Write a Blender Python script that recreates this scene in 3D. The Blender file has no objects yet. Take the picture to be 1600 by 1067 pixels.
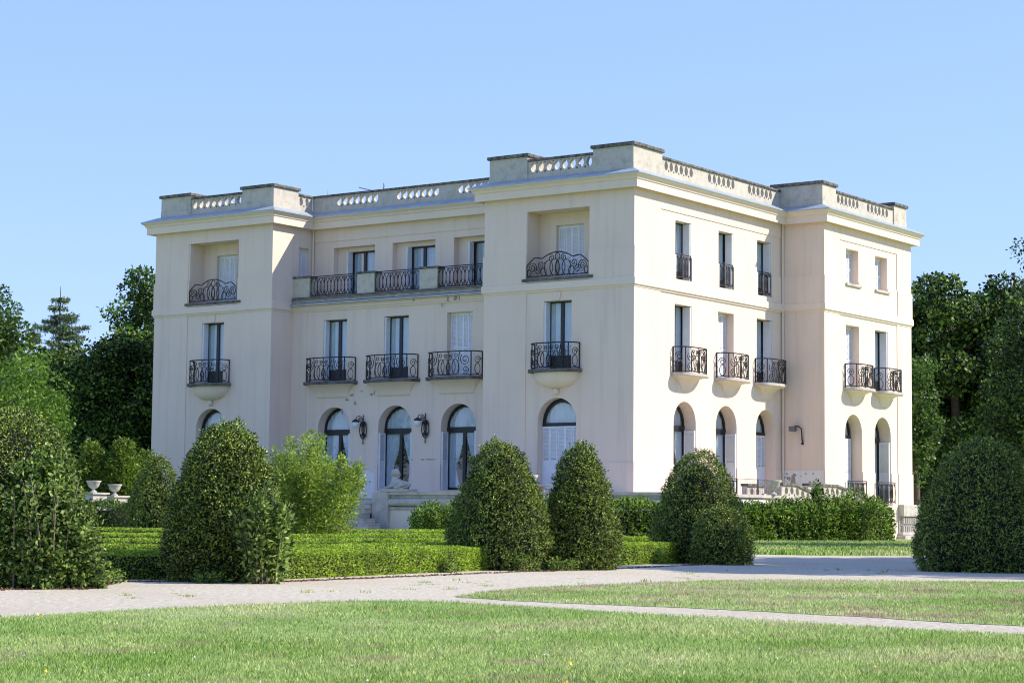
import bpy, bmesh, math, random
import numpy as np
from mathutils import Vector, Matrix
from mathutils.geometry import delaunay_2d_cdt
random.seed(7); RNG = np.random.default_rng(11)
S = bpy.context.scene
PI = math.pi

# ------------------------------------------------------------------ camera, world, sun
FPX, PITCH, ROLL, YAW = 3211.88, .0862, .0097, .616
CAM = Vector((-66.7101, -41.5192, 0.9))
Fv = Vector((math.cos(YAW)*math.cos(PITCH), math.sin(YAW)*math.cos(PITCH), math.sin(PITCH)))
Rv = Vector((math.sin(YAW), -math.cos(YAW), 0)); Uv = Rv.cross(Fv)
cr, sr = math.cos(ROLL), math.sin(ROLL)
Rc = Rv*cr + Uv*sr; Uc = Uv*cr - Rv*sr
cd = bpy.data.cameras.new('camera'); cam = bpy.data.objects.new('camera', cd); S.collection.objects.link(cam)
m = Matrix.Identity(4)
for i, v in enumerate((Rc, Uc, -Fv)):
    for j in range(3): m[j][i] = v[j]
m.translation = CAM; cam.matrix_world = m
cd.sensor_width = 36; cd.lens = FPX/1600*36; cd.clip_start = .1; cd.clip_end = 5000
S.camera = cam

SUN = Vector((.74, -1, 1.0)).normalized()
el = math.asin(SUN.z)
w = bpy.data.worlds.new('World'); S.world = w; w.use_nodes = True
nt = w.node_tree; bg = nt.nodes['Background']
sky = nt.nodes.new('ShaderNodeTexSky'); sky.sky_type = 'NISHITA'; sky.sun_disc = False
sky.sun_elevation = el; sky.sun_rotation = math.atan2(SUN.x, SUN.y)
sky.air_density = 1.0; sky.dust_density = .1; sky.ozone_density = 5.0; sky.altitude = 100
tint = nt.nodes.new('ShaderNodeMix'); tint.data_type = 'RGBA'; tint.blend_type = 'MULTIPLY'; tint.inputs[0].default_value = 1
tint.inputs[7].default_value = (1.28, 1.54, 2.42, 1); gm = nt.nodes.new('ShaderNodeGamma'); gm.inputs[1].default_value = .44
nt.links.new(sky.outputs[0], gm.inputs[0]); nt.links.new(gm.outputs[0], tint.inputs[6])
nt.links.new(tint.outputs[2], bg.inputs[0]); bg.inputs[1].default_value = .127
sl = bpy.data.lights.new('sun', 'SUN'); sl.energy = 3.3; sl.angle = math.radians(.5); sl.color = (1, .91, .77)
so = bpy.data.objects.new('sun', sl); S.collection.objects.link(so)
so.rotation_euler = SUN.to_track_quat('Z', 'Y').to_euler()
S.view_settings.view_transform = 'Standard'; S.view_settings.look = 'None'
S.view_settings.exposure = 1.02; S.view_settings.gamma = 1
S.cycles.filter_width = 1.1

# ------------------------------------------------------------------ materials
M = {}
def new_mat(name):
    mt = bpy.data.materials.new(name); mt.use_nodes = True; M[name] = mt
    return mt, mt.node_tree, mt.node_tree.nodes['Principled BSDF']
def N(t, typ, **kw):
    n = t.nodes.new(typ)
    for k, v in kw.items():
        if k in n.inputs: n.inputs[k].default_value = v
        else: setattr(n, k, v)
    return n
def ramp(t, fac, stops):
    r = t.nodes.new('ShaderNodeValToRGB'); cr_ = r.color_ramp
    while len(cr_.elements) < len(stops): cr_.elements.new(.5)
    for e_, (p, c) in zip(cr_.elements, stops):
        e_.position = p; e_.color = (*c, 1) if len(c) == 3 else c
    t.links.new(fac, r.inputs[0]); return r.outputs[0]
def noise(t, scale, detail=4, rough=.55, stretch=None, off=0):
    g = t.nodes.new('ShaderNodeNewGeometry')
    mp = t.nodes.new('ShaderNodeMapping'); t.links.new(g.outputs['Position'], mp.inputs[0])
    mp.inputs['Location'].default_value = (off, off*.7, off*.3)
    if stretch: mp.inputs['Scale'].default_value = stretch
    n = t.nodes.new('ShaderNodeTexNoise'); n.inputs['Scale'].default_value = scale
    n.inputs['Detail'].default_value = detail; n.inputs['Roughness'].default_value = rough
    t.links.new(mp.outputs[0], n.inputs['Vector']); return n.outputs[0]
def mixc(t, fac, a, b, mode='MIX'):
    n = t.nodes.new('ShaderNodeMix'); n.data_type = 'RGBA'; n.blend_type = mode
    for s_, v in ((n.inputs[0], fac), (n.inputs[6], a), (n.inputs[7], b)):
        if isinstance(v, (int, float)): s_.default_value = v
        elif isinstance(v, tuple): s_.default_value = (*v, 1)
        else: t.links.new(v, s_)
    return n.outputs[2]
def bump(t, b, h, strength=.3, dist=.02):
    n = t.nodes.new('ShaderNodeBump'); n.inputs['Strength'].default_value = strength; n.inputs['Distance'].default_value = dist
    t.links.new(h, n.inputs['Height']); t.links.new(n.outputs[0], b.inputs['Normal'])
def simple(name, col, rough=.7, var=.15, scale=6, metallic=0):
    mt, t, b = new_mat(name)
    lo = tuple(c*(1-var) for c in col); hi = tuple(min(1, c*(1+var)) for c in col)
    t.links.new(ramp(t, noise(t, scale), [(.3, lo), (.7, hi)]), b.inputs['Base Color'])
    b.inputs['Roughness'].default_value = rough; b.inputs['Metallic'].default_value = metallic
    return mt
# stucco
def stucco(name, base, grey, amt):
    mt, t, b = new_mat(name)
    c1 = ramp(t, noise(t, .45, 6), [(.32, tuple(c*.94 for c in base)), (.68, base)])
    c2 = ramp(t, noise(t, 1.0, 6, .6, (2.6, 2.6, .16)), [(.50, (0, 0, 0)), (.80, (amt, amt, amt))])
    c = mixc(t, c2, c1, grey)
    c3 = ramp(t, noise(t, 2.6, 8, .7, (1, 1, .6), 5), [(.66, (0, 0, 0)), (.80, (amt*.8,)*3)])
    c = mixc(t, c3, c, tuple(g*.75 for g in grey))
    t.links.new(c, b.inputs['Base Color']); b.inputs['Roughness'].default_value = .9
    bump(t, b, noise(t, 30, 6, .7), .25, .01)
stucco('stucco', (.80, .65, .53), (.54, .45, .38), .50)
stucco('stucco_plain', (.80, .665, .54), (.54, .48, .41), .28)
stucco('patch_white', (.78, .77, .75), (.5, .5, .5), .4)
def stone(name, base, dark, lo, hi, scale=3):
    mt, t, b = new_mat(name)
    c1 = ramp(t, noise(t, scale, 8, .65), [(lo, base), (hi, dark)])
    c2 = ramp(t, noise(t, scale*2, 6, .7, (2, 2, .3), 3), [(.45, (0, 0, 0)), (.75, (.7, .7, .7))])
    c = mixc(t, c2, c1, tuple((a_+b_)*.5 for a_, b_ in zip(base, dark)))
    t.links.new(c, b.inputs['Base Color']); b.inputs['Roughness'].default_value = .95
    bump(t, b, noise(t, 25, 8, .7), .5, .02)
stone('parapet', (.56, .51, .42), (.33, .31, .25), .46, .80)
stone('coping', (.25, .23, .19), (.05, .048, .042), .36, .6, 5)
stone('stone', (.56, .51, .45), (.30, .28, .25), .42, .75)
stone('step', (.60, .53, .46), (.34, .30, .26), .45, .8)
stone('statue', (.56, .53, .47), (.28, .27, .24), .40, .72, 6)
stone('slab_edge', (.20, .19, .18), (.05, .05, .05), .35, .65, 4)
simple('patch_grey', (.33, .29, .25), .95, .3, 8)
simple('zinc', (.36, .42, .47), .5, .15, 2, .25)
simple('iron', (.008, .008, .010), .5, .2)
simple('frame', (.012, .013, .016), .4, .2)
simple('shutter', (.74, .75, .78), .6, .05, 3)
simple('door_panel', (.02, .021, .025), .5, .2)
simple('curtain', (.64, .69, .72), .9, .08, 2)
simple('interior', (.05, .045, .04), .9, .2)
simple('roofing', (.25, .25, .25), .9, .2)
simple('metal', (.16, .17, .18), .5, .1, 5, .5)
simple('wood', (.40, .33, .24), .8, .2)
simple('red_pot', (.35, .17, .09), .8, .2)
mt, t, b = new_mat('glass')
for n in list(t.nodes):
    if n.type == 'BSDF_PRINCIPLED': t.nodes.remove(n)
out = t.nodes['Material Output']; tr = N(t, 'ShaderNodeBsdfTransparent'); gl = N(t, 'ShaderNodeBsdfGlossy', Roughness=.03)
tr.inputs[0].default_value = (.86, .92, .94, 1)
fr_ = N(t, 'ShaderNodeLayerWeight'); fr_.inputs[0].default_value = .5; mx = N(t, 'ShaderNodeMixShader')
po = N(t, 'ShaderNodeMath', operation='POWER'); po.inputs[1].default_value = 4
ma = N(t, 'ShaderNodeMath', operation='MULTIPLY_ADD'); ma.inputs[1].default_value = .9; ma.inputs[2].default_value = .12
t.links.new(fr_.outputs['Facing'], po.inputs[0]); t.links.new(po.outputs[0], ma.inputs[0]); t.links.new(ma.outputs[0], mx.inputs[0])
t.links.new(tr.outputs[0], mx.inputs[1]); t.links.new(gl.outputs[0], mx.inputs[2]); t.links.new(mx.outputs[0], out.inputs[0])
mt, t, b = new_mat('globe'); b.inputs['Base Color'].default_value = (.75, .78, .8, 1); b.inputs['Roughness'].default_value = .2

def leafmat(name, stops, trans=.3, nscale=1.2, patch=None, gloss=.35):
    k_ = {'lime': .95, 'box': .95, 'ivy': .9, 'privet': .95, 'tree_light': .85, 'thuja': .9, 'yew': .95}.get(name, .7); stops = [(p, tuple(q*k_ for q in c)) for p, c in stops]
    mt, t, b = new_mat(name)
    g = t.nodes.new('ShaderNodeNewGeometry')
    c = ramp(t, g.outputs['Random Per Island'], stops)
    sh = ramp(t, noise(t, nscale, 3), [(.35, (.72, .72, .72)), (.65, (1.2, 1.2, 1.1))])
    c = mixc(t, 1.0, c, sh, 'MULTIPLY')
    if patch:
        pf = ramp(t, noise(t, patch[1], 3, .6, None, 9), [(patch[2], (0, 0, 0)), (patch[2]+.06, (1, 1, 1))])
        c = mixc(t, pf, c, patch[0])
    b.inputs['Roughness'].default_value = .48; b.inputs['Specular IOR Level'].default_value = gloss
    t.links.new(c, b.inputs['Base Color'])
    tl = N(t, 'ShaderNodeBsdfTranslucent'); t.links.new(c, tl.inputs[0])
    mx = N(t, 'ShaderNodeMixShader'); mx.inputs[0].default_value = trans
    t.links.new(b.outputs[0], mx.inputs[1]); t.links.new(tl.outputs[0], mx.inputs[2])
    t.links.new(mx.outputs[0], t.nodes['Material Output'].inputs[0])
leafmat('yew', [(0, (.006, .018, .004)), (.44, (.018, .045, .009)), (.54, (.17, .27, .04)), (.84, (.40, .53, .08)), (.98, (.62, .70, .16)), (1, (.5, .3, .1))], .14, 2.2, ((.36, .10, .03), 5.5, .745))  # old and new needles; dark-bright split also paints in shade and sunlit contrast
leafmat('box', [(0, (.05, .10, .01)), (.2, (.15, .26, .02)), (.6, (.42, .62, .05)), (1, (.66, .82, .11))], .38, 2.0, ((.42, .34, .07), 3.5, .70))
leafmat('privet', [(0, (.01, .03, .005)), (.35, (.03, .08, .012)), (.5, (.17, .30, .035)), (1, (.42, .58, .10))], .3, 1.5)  # leaf variety, with sun and shade contrast put into the dark-bright split
leafmat('ivy', [(0, (.01, .03, .006)), (.35, (.04, .09, .015)), (.55, (.20, .33, .05)), (1, (.50, .64, .18))], .35, 1.5)
leafmat('lime', [(0, (.12, .20, .02)), (.6, (.32, .46, .06)), (1, (.52, .64, .13))], .4, 1.5)
leafmat('thuja', [(0, (.05, .10, .012)), (.6, (.17, .27, .03)), (1, (.30, .40, .05))], .3, 1.5)
leafmat('tree_dark', [(0, (.006, .018, .004)), (.4, (.025, .06, .01)), (.6, (.10, .20, .025)), (1, (.36, .54, .08))], .3, .3)  # dark and bright leaf tones also carry painted shade and sunlight
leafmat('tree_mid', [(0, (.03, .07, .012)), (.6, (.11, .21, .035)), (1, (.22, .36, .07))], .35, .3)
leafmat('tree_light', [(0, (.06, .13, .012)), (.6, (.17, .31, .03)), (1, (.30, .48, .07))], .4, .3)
leafmat('spruce', [(0, (.06, .12, .06)), (1, (.40, .54, .26))], .15, .5)
simple('hedge_core', (.006, .008, .004), .95, .3, 8)  # near-black inner hull, colour stands in for deep shade between leaves
simple('bark', (.10, .075, .055), .95, .3, 6)
simple('twig', (.22, .17, .12), .95, .3, 12)

def lawnmat(name, blade, lo=.565, brown=(.44, .31, .24)):
    mt, t, b = new_mat(name)
    n1 = noise(t, .35, 5, .6, (1, 1, 1)); n2 = noise(t, 1.3, 8, .72, (1, 1, 1), 17); n3 = noise(t, 7, 4)
    c = ramp(t, n1, [(.32, (.22, .38, .06)), (.5, (.41, .53, .19)), (.66, (.56, .60, .31))])
    if blade:
        g = t.nodes.new('ShaderNodeNewGeometry')
        v = ramp(t, g.outputs['Random Per Island'], [(0, (.16, .26, .12)), (.35, (.75, .88, .55)), (.75, (1.25, 1.18, 1.25)), (1, (2.3, 1.9, 2.0))])
        c = mixc(t, 1.0, c, v, 'MULTIPLY')
    else:
        c = mixc(t, 1.0, c, ramp(t, n3, [(.3, (.45, .45, .45)), (.7, (.95, .95, .9))]), 'MULTIPLY')
    pf = ramp(t, n2, [(lo, (0, 0, 0)), (lo+.10, (.85, .85, .85) if not blade else (.72, .72, .72))])
    c = mixc(t, pf, c, brown)
    t.links.new(c, b.inputs['Base Color']); b.inputs['Roughness'].default_value = .75
    b.inputs['Specular IOR Level'].default_value = .25
    if blade:
        tl = N(t, 'ShaderNodeBsdfTranslucent'); t.links.new(c, tl.inputs[0])
        mx = N(t, 'ShaderNodeMixShader'); mx.inputs[0].default_value = .35
        t.links.new(b.outputs[0], mx.inputs[1]); t.links.new(tl.outputs[0], mx.inputs[2])
        t.links.new(mx.outputs[0], t.nodes['Material Output'].inputs[0])
    else: bump(t, b, noise(t, 18, 6, .7), .6, .05)
lawnmat('lawn', False); lawnmat('grass', True); lawnmat('lawn_dry', False, .50, (.42, .26, .23)); lawnmat('grass_dry', True, .50, (.42, .26, .23))
mt, t, b = new_mat('gravel')
c = ramp(t, noise(t, 14, 10, .8), [(.34, (.24, .20, .145)), (.5, (.56, .50, .385)), (.64, (.80, .75, .59))])
c = mixc(t, ramp(t, noise(t, .5, 5, .6, (1, 1, 1), 4), [(.45, (0, 0, 0)), (.7, (.75, .75, .75))]), c, (.50, .42, .30))
t.links.new(c, b.inputs['Base Color']); b.inputs['Roughness'].default_value = .95; bump(t, b, noise(t, 40, 8, .8), .8, .02)

# ------------------------------------------------------------------ scene helpers
def link(o, parent=None):
    S.collection.objects.link(o)
    if parent: o.parent = parent
    return o
def tag(o, label=None, cat=None, group=None, kind=None):
    for k, v in (('label', label), ('category', cat), ('group', group), ('kind', kind)):
        if v: o[k] = v
    return o
def empty(name, loc=(0, 0, 0), label=None, cat=None, group=None, rz=0):
    o = bpy.data.objects.new(name, None); o.location = loc; o.rotation_euler = (0, 0, rz); o.empty_display_size = .3
    link(o); return tag(o, label, cat, group)
class MB:
    def __init__(s): s.v = []; s.f = []; s.mi = []
    def add(s, vs, fs, mi=0):
        o = len(s.v); s.v += [tuple(v) for v in vs]
        for f in fs: s.f.append([i+o for i in f]); s.mi.append(mi)
    def hexa(s, p, mi=0):   # 8 points, bottom ring 0-3, top ring 4-7
        s.add(p, [(3, 2, 1, 0), (4, 5, 6, 7), (0, 1, 5, 4), (1, 2, 6, 5), (2, 3, 7, 6), (3, 0, 4, 7)], mi)
    def box(s, x0, x1, y0, y1, z0, z1, mi=0):
        s.hexa([(x0, y0, z0), (x1, y0, z0), (x1, y1, z0), (x0, y1, z0), (x0, y0, z1), (x1, y0, z1), (x1, y1, z1), (x0, y1, z1)], mi)
    def tube(s, pts, r, n=5, closed=False, mi=0):
        pts = [Vector(p) for p in pts]; L = len(pts)
        if L < 2: return
        rs = r if isinstance(r, (list, tuple)) else [r]*L
        vs = []; prev = None
        for i, p in enumerate(pts):
            a_ = pts[(i-1) % L] if (closed or i > 0) else p
            b_ = pts[(i+1) % L] if (closed or i < L-1) else p
            d_ = (b_-a_); d_ = d_.normalized() if d_.length > 1e-9 else Vector((0, 0, 1))
            if prev is None: x = d_.orthogonal().normalized()
            else:
                x = prev - d_*prev.dot(d_); x = x.normalized() if x.length > 1e-6 else d_.orthogonal().normalized()
            prev = x; y = d_.cross(x)
            for k in range(n):
                q = 2*PI*k/n; vs.append(p + (x*math.cos(q)+y*math.sin(q))*rs[i])
        fs = []
        for i in range(L if closed else L-1):
            for k in range(n):
                j = (i+1) % L; fs.append((i*n+k, i*n+(k+1) % n, j*n+(k+1) % n, j*n+k))
        if not closed: fs += [tuple(range(n))[::-1], tuple(range((L-1)*n, L*n))]
        s.add(vs, fs, mi)
    def lathe(s, prof, c, n=20, mi=0, squash=(1, 1)):
        vs = []; fs = []
        for r, z in prof:
            for k in range(n):
                q = 2*PI*k/n; vs.append((c[0]+r*math.cos(q)*squash[0], c[1]+r*math.sin(q)*squash[1], c[2]+z))
        for i in range(len(prof)-1):
            for k in range(n): fs.append((i*n+k, i*n+(k+1) % n, (i+1)*n+(k+1) % n, (i+1)*n+k))
        fs += [tuple(range(n))[::-1], tuple(range((len(prof)-1)*n, len(prof)*n))]
        s.add(vs, fs, mi)
    def build(s, name, mats, parent=None, smooth=False, bevel=0):
        me = bpy.data.meshes.new(name); me.from_pydata(s.v, [], s.f)
        mats = mats if isinstance(mats, (list, tuple)) else [mats]
        for q in mats: me.materials.append(M[q])
        if len(mats) > 1: me.polygons.foreach_set('material_index', s.mi)
        if smooth: me.polygons.foreach_set('use_smooth', [True]*len(me.polygons))
        me.update(); o = bpy.data.objects.new(name, me); link(o, parent)
        if bevel:
            md = o.modifiers.new('bevel', 'BEVEL'); md.width = bevel; md.segments = 2; md.limit_method = 'ANGLE'
        return o
# facade frames: ('A', x0) faces -X, u = Y ; ('B', y0) faces -Y, u = X ; o = distance out of the wall
def P(fr, u, o, z):
    k, c = fr
    return Vector((c-o, u, z)) if k == 'A' else Vector((u, c-o, z))
def fbox(mb, fr, u0, u1, o0, o1, z0, z1, mi=0):
    mb.hexa([P(fr, u, o, z) for z in (z0, z1) for u, o in ((u0, o0), (u1, o0), (u1, o1), (u0, o1))], mi)
def in_poly(pt, poly):
    x, y = pt; r = False; n = len(poly)
    for i in range(n):
        x1, y1 = poly[i]; x2, y2 = poly[(i+1) % n]
        if (y1 > y) != (y2 > y) and x < (x2-x1)*(y-y1)/(y2-y1)+x1: r = not r
    return r
def clip(poly, ax, val, keep_greater):
    r = []; n = len(poly)
    for i in range(n):
        a_, b_ = poly[i], poly[(i+1) % n]
        ia = (a_[ax] >= val-1e-9) if keep_greater else (a_[ax] <= val+1e-9)
        ib = (b_[ax] >= val-1e-9) if keep_greater else (b_[ax] <= val+1e-9)
        if ia: r.append(a_)
        if ia != ib:
            q = (val-a_[ax])/(b_[ax]-a_[ax]); r.append(tuple(a_[k]+q*(b_[k]-a_[k]) for k in (0, 1)))
    r2 = []
    for p in r:
        if not r2 or (abs(p[0]-r2[-1][0])+abs(p[1]-r2[-1][1])) > 1e-6: r2.append(p)
    if len(r2) > 1 and (abs(r2[0][0]-r2[-1][0])+abs(r2[0][1]-r2[-1][1])) < 1e-6: r2.pop()
    return r2 if len(r2) > 2 else []
def cdt(outer, holes):
    vs = []; es = []
    for poly in [outer]+holes:
        o = len(vs); n = len(poly); vs += [Vector(p) for p in poly]; es += [(o+i, o+(i+1) % n) for i in range(n)]
    rv, re, rf, *_ = delaunay_2d_cdt(vs, es, [], 0, 1e-6)
    fs = []
    for f in rf:
        c_ = sum((rv[i] for i in f), Vector((0, 0)))/len(f)
        if in_poly(c_, outer) and not any(in_poly(c_, h_) for h_ in holes): fs.append(tuple(f))
    return [tuple(v) for v in rv], fs
def rect(u0, u1, z0, z1): return [(u0, z0), (u1, z0), (u1, z1), (u0, z1)]
def arch(c_, r, z0, zs, n=20): return [(c_-r, z0), (c_+r, z0)] + [(c_+r*math.cos(PI*i/n), zs+r*math.sin(PI*i/n)) for i in range(n+1)]
def cell(mb, fr, u0, u1, z0, z1, out, holes, ends=(False, False), mi=0):
    """one plastered panel with its openings and their reveals; holes = [(poly, depth)]"""
    hp = []
    for poly, dep in holes:
        p = clip(clip(clip(clip(poly, 0, u0, True), 0, u1, False), 1, z0, True), 1, z1, False)
        if p: hp.append((p, dep))
    outer = rect(u0, u1, z0, z1)
    inner = []; notch = []
    eps = 1e-5
    # openings that touch the border become notches: shrink outer by using cdt on combined edges
    rv, fs = cdt(outer, [p for p, _ in hp])
    mb.add([P(fr, u, out, z) for u, z in rv], fs, mi)
    for p, dep in hp:
        n = len(p)
        for i in range(n):
            a_, b_ = p[i], p[(i+1) % n]
            if abs(a_[1]-b_[1]) < eps and (abs(a_[1]-z0) < eps or abs(a_[1]-z1) < eps): continue
            if abs(a_[0]-b_[0]) < eps and (abs(a_[0]-u0) < eps or abs(a_[0]-u1) < eps): continue
            mb.add([P(fr, a_[0], out, a_[1]), P(fr, b_[0], out, b_[1]), P(fr, b_[0], -dep, b_[1]), P(fr, a_[0], -dep, a_[1])], [(0, 1, 2, 3)], mi)
    def spans(z):
        xs = [u0, u1]; cuts = []
        for p, _ in hp:
            q = [v[0] for v in p if abs(v[1]-z) < eps]
            if len(q) >= 2: cuts.append((min(q), max(q)))
        cuts.sort(); r = []; cur = u0
        for a_, b_ in cuts:
            if a_ > cur+eps: r.append((cur, a_))
            cur = max(cur, b_)
        if u1 > cur+eps: r.append((cur, u1))
        return r
    if out > .001:
        for z in (z0, z1):
            for a_, b_ in spans(z):
                mb.add([P(fr, a_, out, z), P(fr, b_, out, z), P(fr, b_, out-.07, z), P(fr, a_, out-.07, z)], [(0, 1, 2, 3)], mi)
        for k, u in enumerate((u0, u1)):
            if not ends[k]: mb.add([P(fr, u, out, z0), P(fr, u, out, z1), P(fr, u, out-.07, z1), P(fr, u, out-.07, z0)], [(0, 1, 2, 3)], mi)
def facade(mb, fr, u0, u1, convex, strips, bands, holes):
    """strips [(ulo, uhi, extra)], bands [(z0, z1, out)]"""
    for z0, z1, bo in bands:
        sts = strips if z0 < 13 else [(strips[0][0], strips[-1][1], .012)]
        for i, (a_, b_, ex) in enumerate(sts):
            o_ = bo+ex; e0 = i == 0; e1 = i == len(sts)-1
            ua = a_-(o_ if (e0 and convex[0]) else 0); ub = b_+(o_ if (e1 and convex[1]) else 0)
            cell(mb, fr, ua, ub, z0, z1, o_, holes, (e0, e1))
def ring(mb, foot, prof, mi=0, segs=None, closed_prof=True):
    """sweep a moulding (out, z) round a clockwise footprint with mitred corners"""
    n = len(foot); rows = []
    for i in range(n):
        p = Vector(foot[i]); a_ = Vector(foot[i-1]); b_ = Vector(foot[(i+1) % n])
        t1 = (p-a_).normalized(); t2 = (b_-p).normalized()
        n1 = Vector((-t1.y, t1.x)); n2 = Vector((-t2.y, t2.x)); mvec = (n1+n2)/(1+n1.dot(n2))
        rows.append([(p.x+mvec.x*o, p.y+mvec.y*o, z) for o, z in prof])
    k = len(prof); vs = [v for r in rows for v in r]; fs = []
    for i in (segs if segs is not None else range(n)):
        j = (i+1) % n
        for q in range(k if closed_prof else k-1): fs.append((i*k+q, i*k+(q+1) % k, j*k+(q+1) % k, j*k+q))
    mb.add(vs, fs, mi)

# ------------------------------------------------------------------ the mansion
a, b_, c_, d, e, g, h = 7.06, 18.57, 25.64, 2.68, 12.11, 2.0, 20.89
D1 = 1.38
footU = [(0, 0), (0, a), (d, a), (d, b_), (0, b_), (0, c_), (h, c_), (h, -g), (e, -g), (e, 0)]
footL = [(0, 0), (0, a), (D1, a), (D1, b_), (0, b_), (0, c_), (h, c_), (h, -g), (e, -g), (e, 0)]
house = empty('mansion', (0, 0, 0), 'cream stucco three-storey mansion with balustraded flat roof, arched ground floor doors and iron balconies', 'mansion')
FA = ('A', 0.0); FL = ('A', D1); FU = ('A', d); FB = ('B', 0.0); FP = ('B', -g); FS = ('B', b_); FE = ('A', e)
ZG = 2.08
RPc, LPc = 3.52, 22.03
bandsL = [(0, 3.11, .035), (3.11, 9.88, 0)]
bandsU = [(10.2, 11.42, .045), (11.42, 13.11, 0), (13.11, 13.8, .02)]
holes_A = []
for c0 in (RPc, LPc):
    holes_A += [(rect(c0-1.48, c0+1.48, 10.4, 13.11), .9), (rect(c0-.66, c0+.66, 6.8, 9.49), .40), (arch(c0, .91, ZG, 4.75), .42)]
RW1 = [16.08, 12.70, 9.35]; RAR = [16.07, 12.71, 9.36]; NI = [16.17, 12.84, 9.5]
holes_L = [(rect(u-.66, u+.66, 6.8, 9.46), .36) for u in RW1] + [(arch(u, .90, ZG, 4.75), .50) for u in RAR]
holes_U = [(rect(u-1.17, u+1.17, 10.2, 12.81), .30) for u in NI]
BX = [3.72, 7.18, 10.48]; PXs = [14.85, 17.78]
BA = [3.87, 7.22, 10.62]; PA = [14.92, 17.86]
holes_B = [(rect(x-.62, x+.62, 10.45, 12.8), .40) for x in BX] + [(rect(x-.66, x+.66, 6.75, 9.46), .42) for x in BX] + [(arch(x, .87, ZG, 4.75), .58) for x in BA]
holes_P = [(rect(x-.62, x+.62, 11.28, 12.8), .40) for x in PXs] + [(rect(x-.66, x+.66, 6.75, 9.46), .42) for x in PXs] + [(arch(x, .84, 1.75, 4.75), .58) for x in PA]
wall = MB()
stA = lambda o: [(o, o+2.03, .03), (o+2.03, o+5.02, 0), (o+5.02, o+7.06, .03)]
for o0 in (0, b_):
    facade(wall, FA, o0, o0+7.06, (True, True), stA(o0), bandsL+bandsU, holes_A)
facade(wall, FL, a, b_, (False, False), [(a, 17.69, 0), (17.69, b_, .025)], bandsL, holes_L)
facade(wall, FU, a, b_, (False, False), [(a, b_, 0)], [(10.2, 13.11, 0), (13.11, 13.8, .02)], holes_U)
holes_S = [(rect(1.72, 2.42, 10.45, 12.82), .2)]
facade(wall, FS, 0, d, (True, False), [(0, d, .03)], bandsU, holes_S)
facade(wall, FS, 0, D1, (True, False), [(0, D1, .03)], bandsL, [])
facade(wall, FB, 0, e, (True, False), [(0, 1.95, .03), (1.95, e, 0)], bandsL+bandsU, holes_B)
facade(wall, FE, -g, 0, (True, False), [(-g, 0, .03)], bandsL+bandsU, [])
facade(wall, FP, e, h, (True, True), [(e, 13.6, .03), (13.6, 19.4, 0), (19.4, h, .03)], bandsL+bandsU, holes_P)
# hidden sides
for (x0, y0, x1, y1) in ((0, a, d, a), (0, c_, h, c_), (h, c_, h, -g)):
    wall.add([(x0, y0, 0), (x1, y1, 0), (x1, y1, 13.8), (x0, y0, 13.8)], [(0, 1, 2, 3)])
# niche back walls and loggia back walls
for u in NI: cell(wall, FU, u-1.17, u+1.17, 10.2, 12.82, -.30, [(rect(u-.95, u+.45, 10.45, 12.62), .52)])
for c0 in (RPc, LPc):
    cell(wall, FA, c0-1.48, c0+1.48, 10.35, 13.13, -.9, [(rect(c0-.64, c0+.70, 10.42, 12.62), 1.12)])
wall.build('wall', 'stucco', house)
# keystones over the first-floor pavilion windows
for c0 in (RPc, LPc):
    k = MB(); k.hexa([P(FA, c0+s*w_, o, z) for z, w_ in ((9.5, .10), (9.83, .17)) for s, o in ((-1, 0), (1, 0), (1, .05), (-1, .05))]); k.build('keystone', 'stucco', house)
cor = MB()
ring(cor, footU, [(-.05, 13.74), (.22, 13.73), (.27, 13.66), (.33, 13.66), (.33, 13.96), (.37, 13.98), (.39, 14.04), (.44, 14.10), (.50, 14.13), (.52, 14.19), (-.05, 14.19)])
cor.build('cornice', 'stucco_plain', house)
zc = MB(); ring(zc, footU, [(.54, 14.17), (.54, 14.215), (-.02, 14.46), (-.10, 14.46), (-.10, 14.2), (.4, 14.195)])
zc.build('zinc_flashing', 'zinc', house)
bl = MB(); ring(bl, footL, [(-.06, 9.84), (.05, 9.86), (.07, 9.93), (.115, 9.95), (.115, 10.215), (.05, 10.26), (-.06, 10.27)])
bl.build('belt_course', 'stucco_plain', house)
tb = MB()
fbox(tb, FL, a+.118, b_-.118, -1.28, .10, 10.275, 10.44); fbox(tb, FL, a+.118, b_-.118, .10, .30, 10.12, 10.17)
tb.build('terrace_floor', 'stone', house)
tz = MB(); tz.hexa([P(FL, u, o, z) for u, o, z in ((a+.12, .10, 10.176), (b_-.12, .10, 10.176), (b_-.12, .31, 10.176), (a+.12, .31, 10.176), (a+.12, .10, 10.26), (b_-.12, .10, 10.26), (b_-.12, .31, 10.20), (a+.12, .31, 10.20))])
tz.build('terrace_flashing', 'zinc', house)
te = MB(); fbox(te, FL, a+.12, b_-.12, -.35, .17, 10.443, 10.50); te.build('terrace_edge', 'slab_edge', house)
roof = MB(); roof.add([(x, y, 14.3) for x, y in footU], [tuple(range(10))]); roof.build('roof', 'roofing', house)
core = MB()
fi = 1.9
core.add([(x, y, z) for z in (ZG-.02, 13.9) for x, y in ((d+fi-.9, .9), (d+fi-.9, 24.), (19.5, 24.), (19.5, .9))], [(0, 1, 5, 4), (1, 2, 6, 5), (2, 3, 7, 6), (3, 0, 4, 7)])
for z in (ZG-.03, 6.72, 10.38):
    core.add([(x, y, z) for x, y in ((.0, -.0), (.0, a), (D1, a), (D1, b_), (0, b_), (0, c_), (h, c_), (h, -g), (e, -g), (e, 0))] if z < 10 else [(1.2, .6, z), (1.2, 25, z), (20.3, 25, z), (20.3, -1.4, z), (12.8, -1.4, z), (12.8, .6, z)], [tuple(range(10 if z < 10 else 6))])
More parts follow.
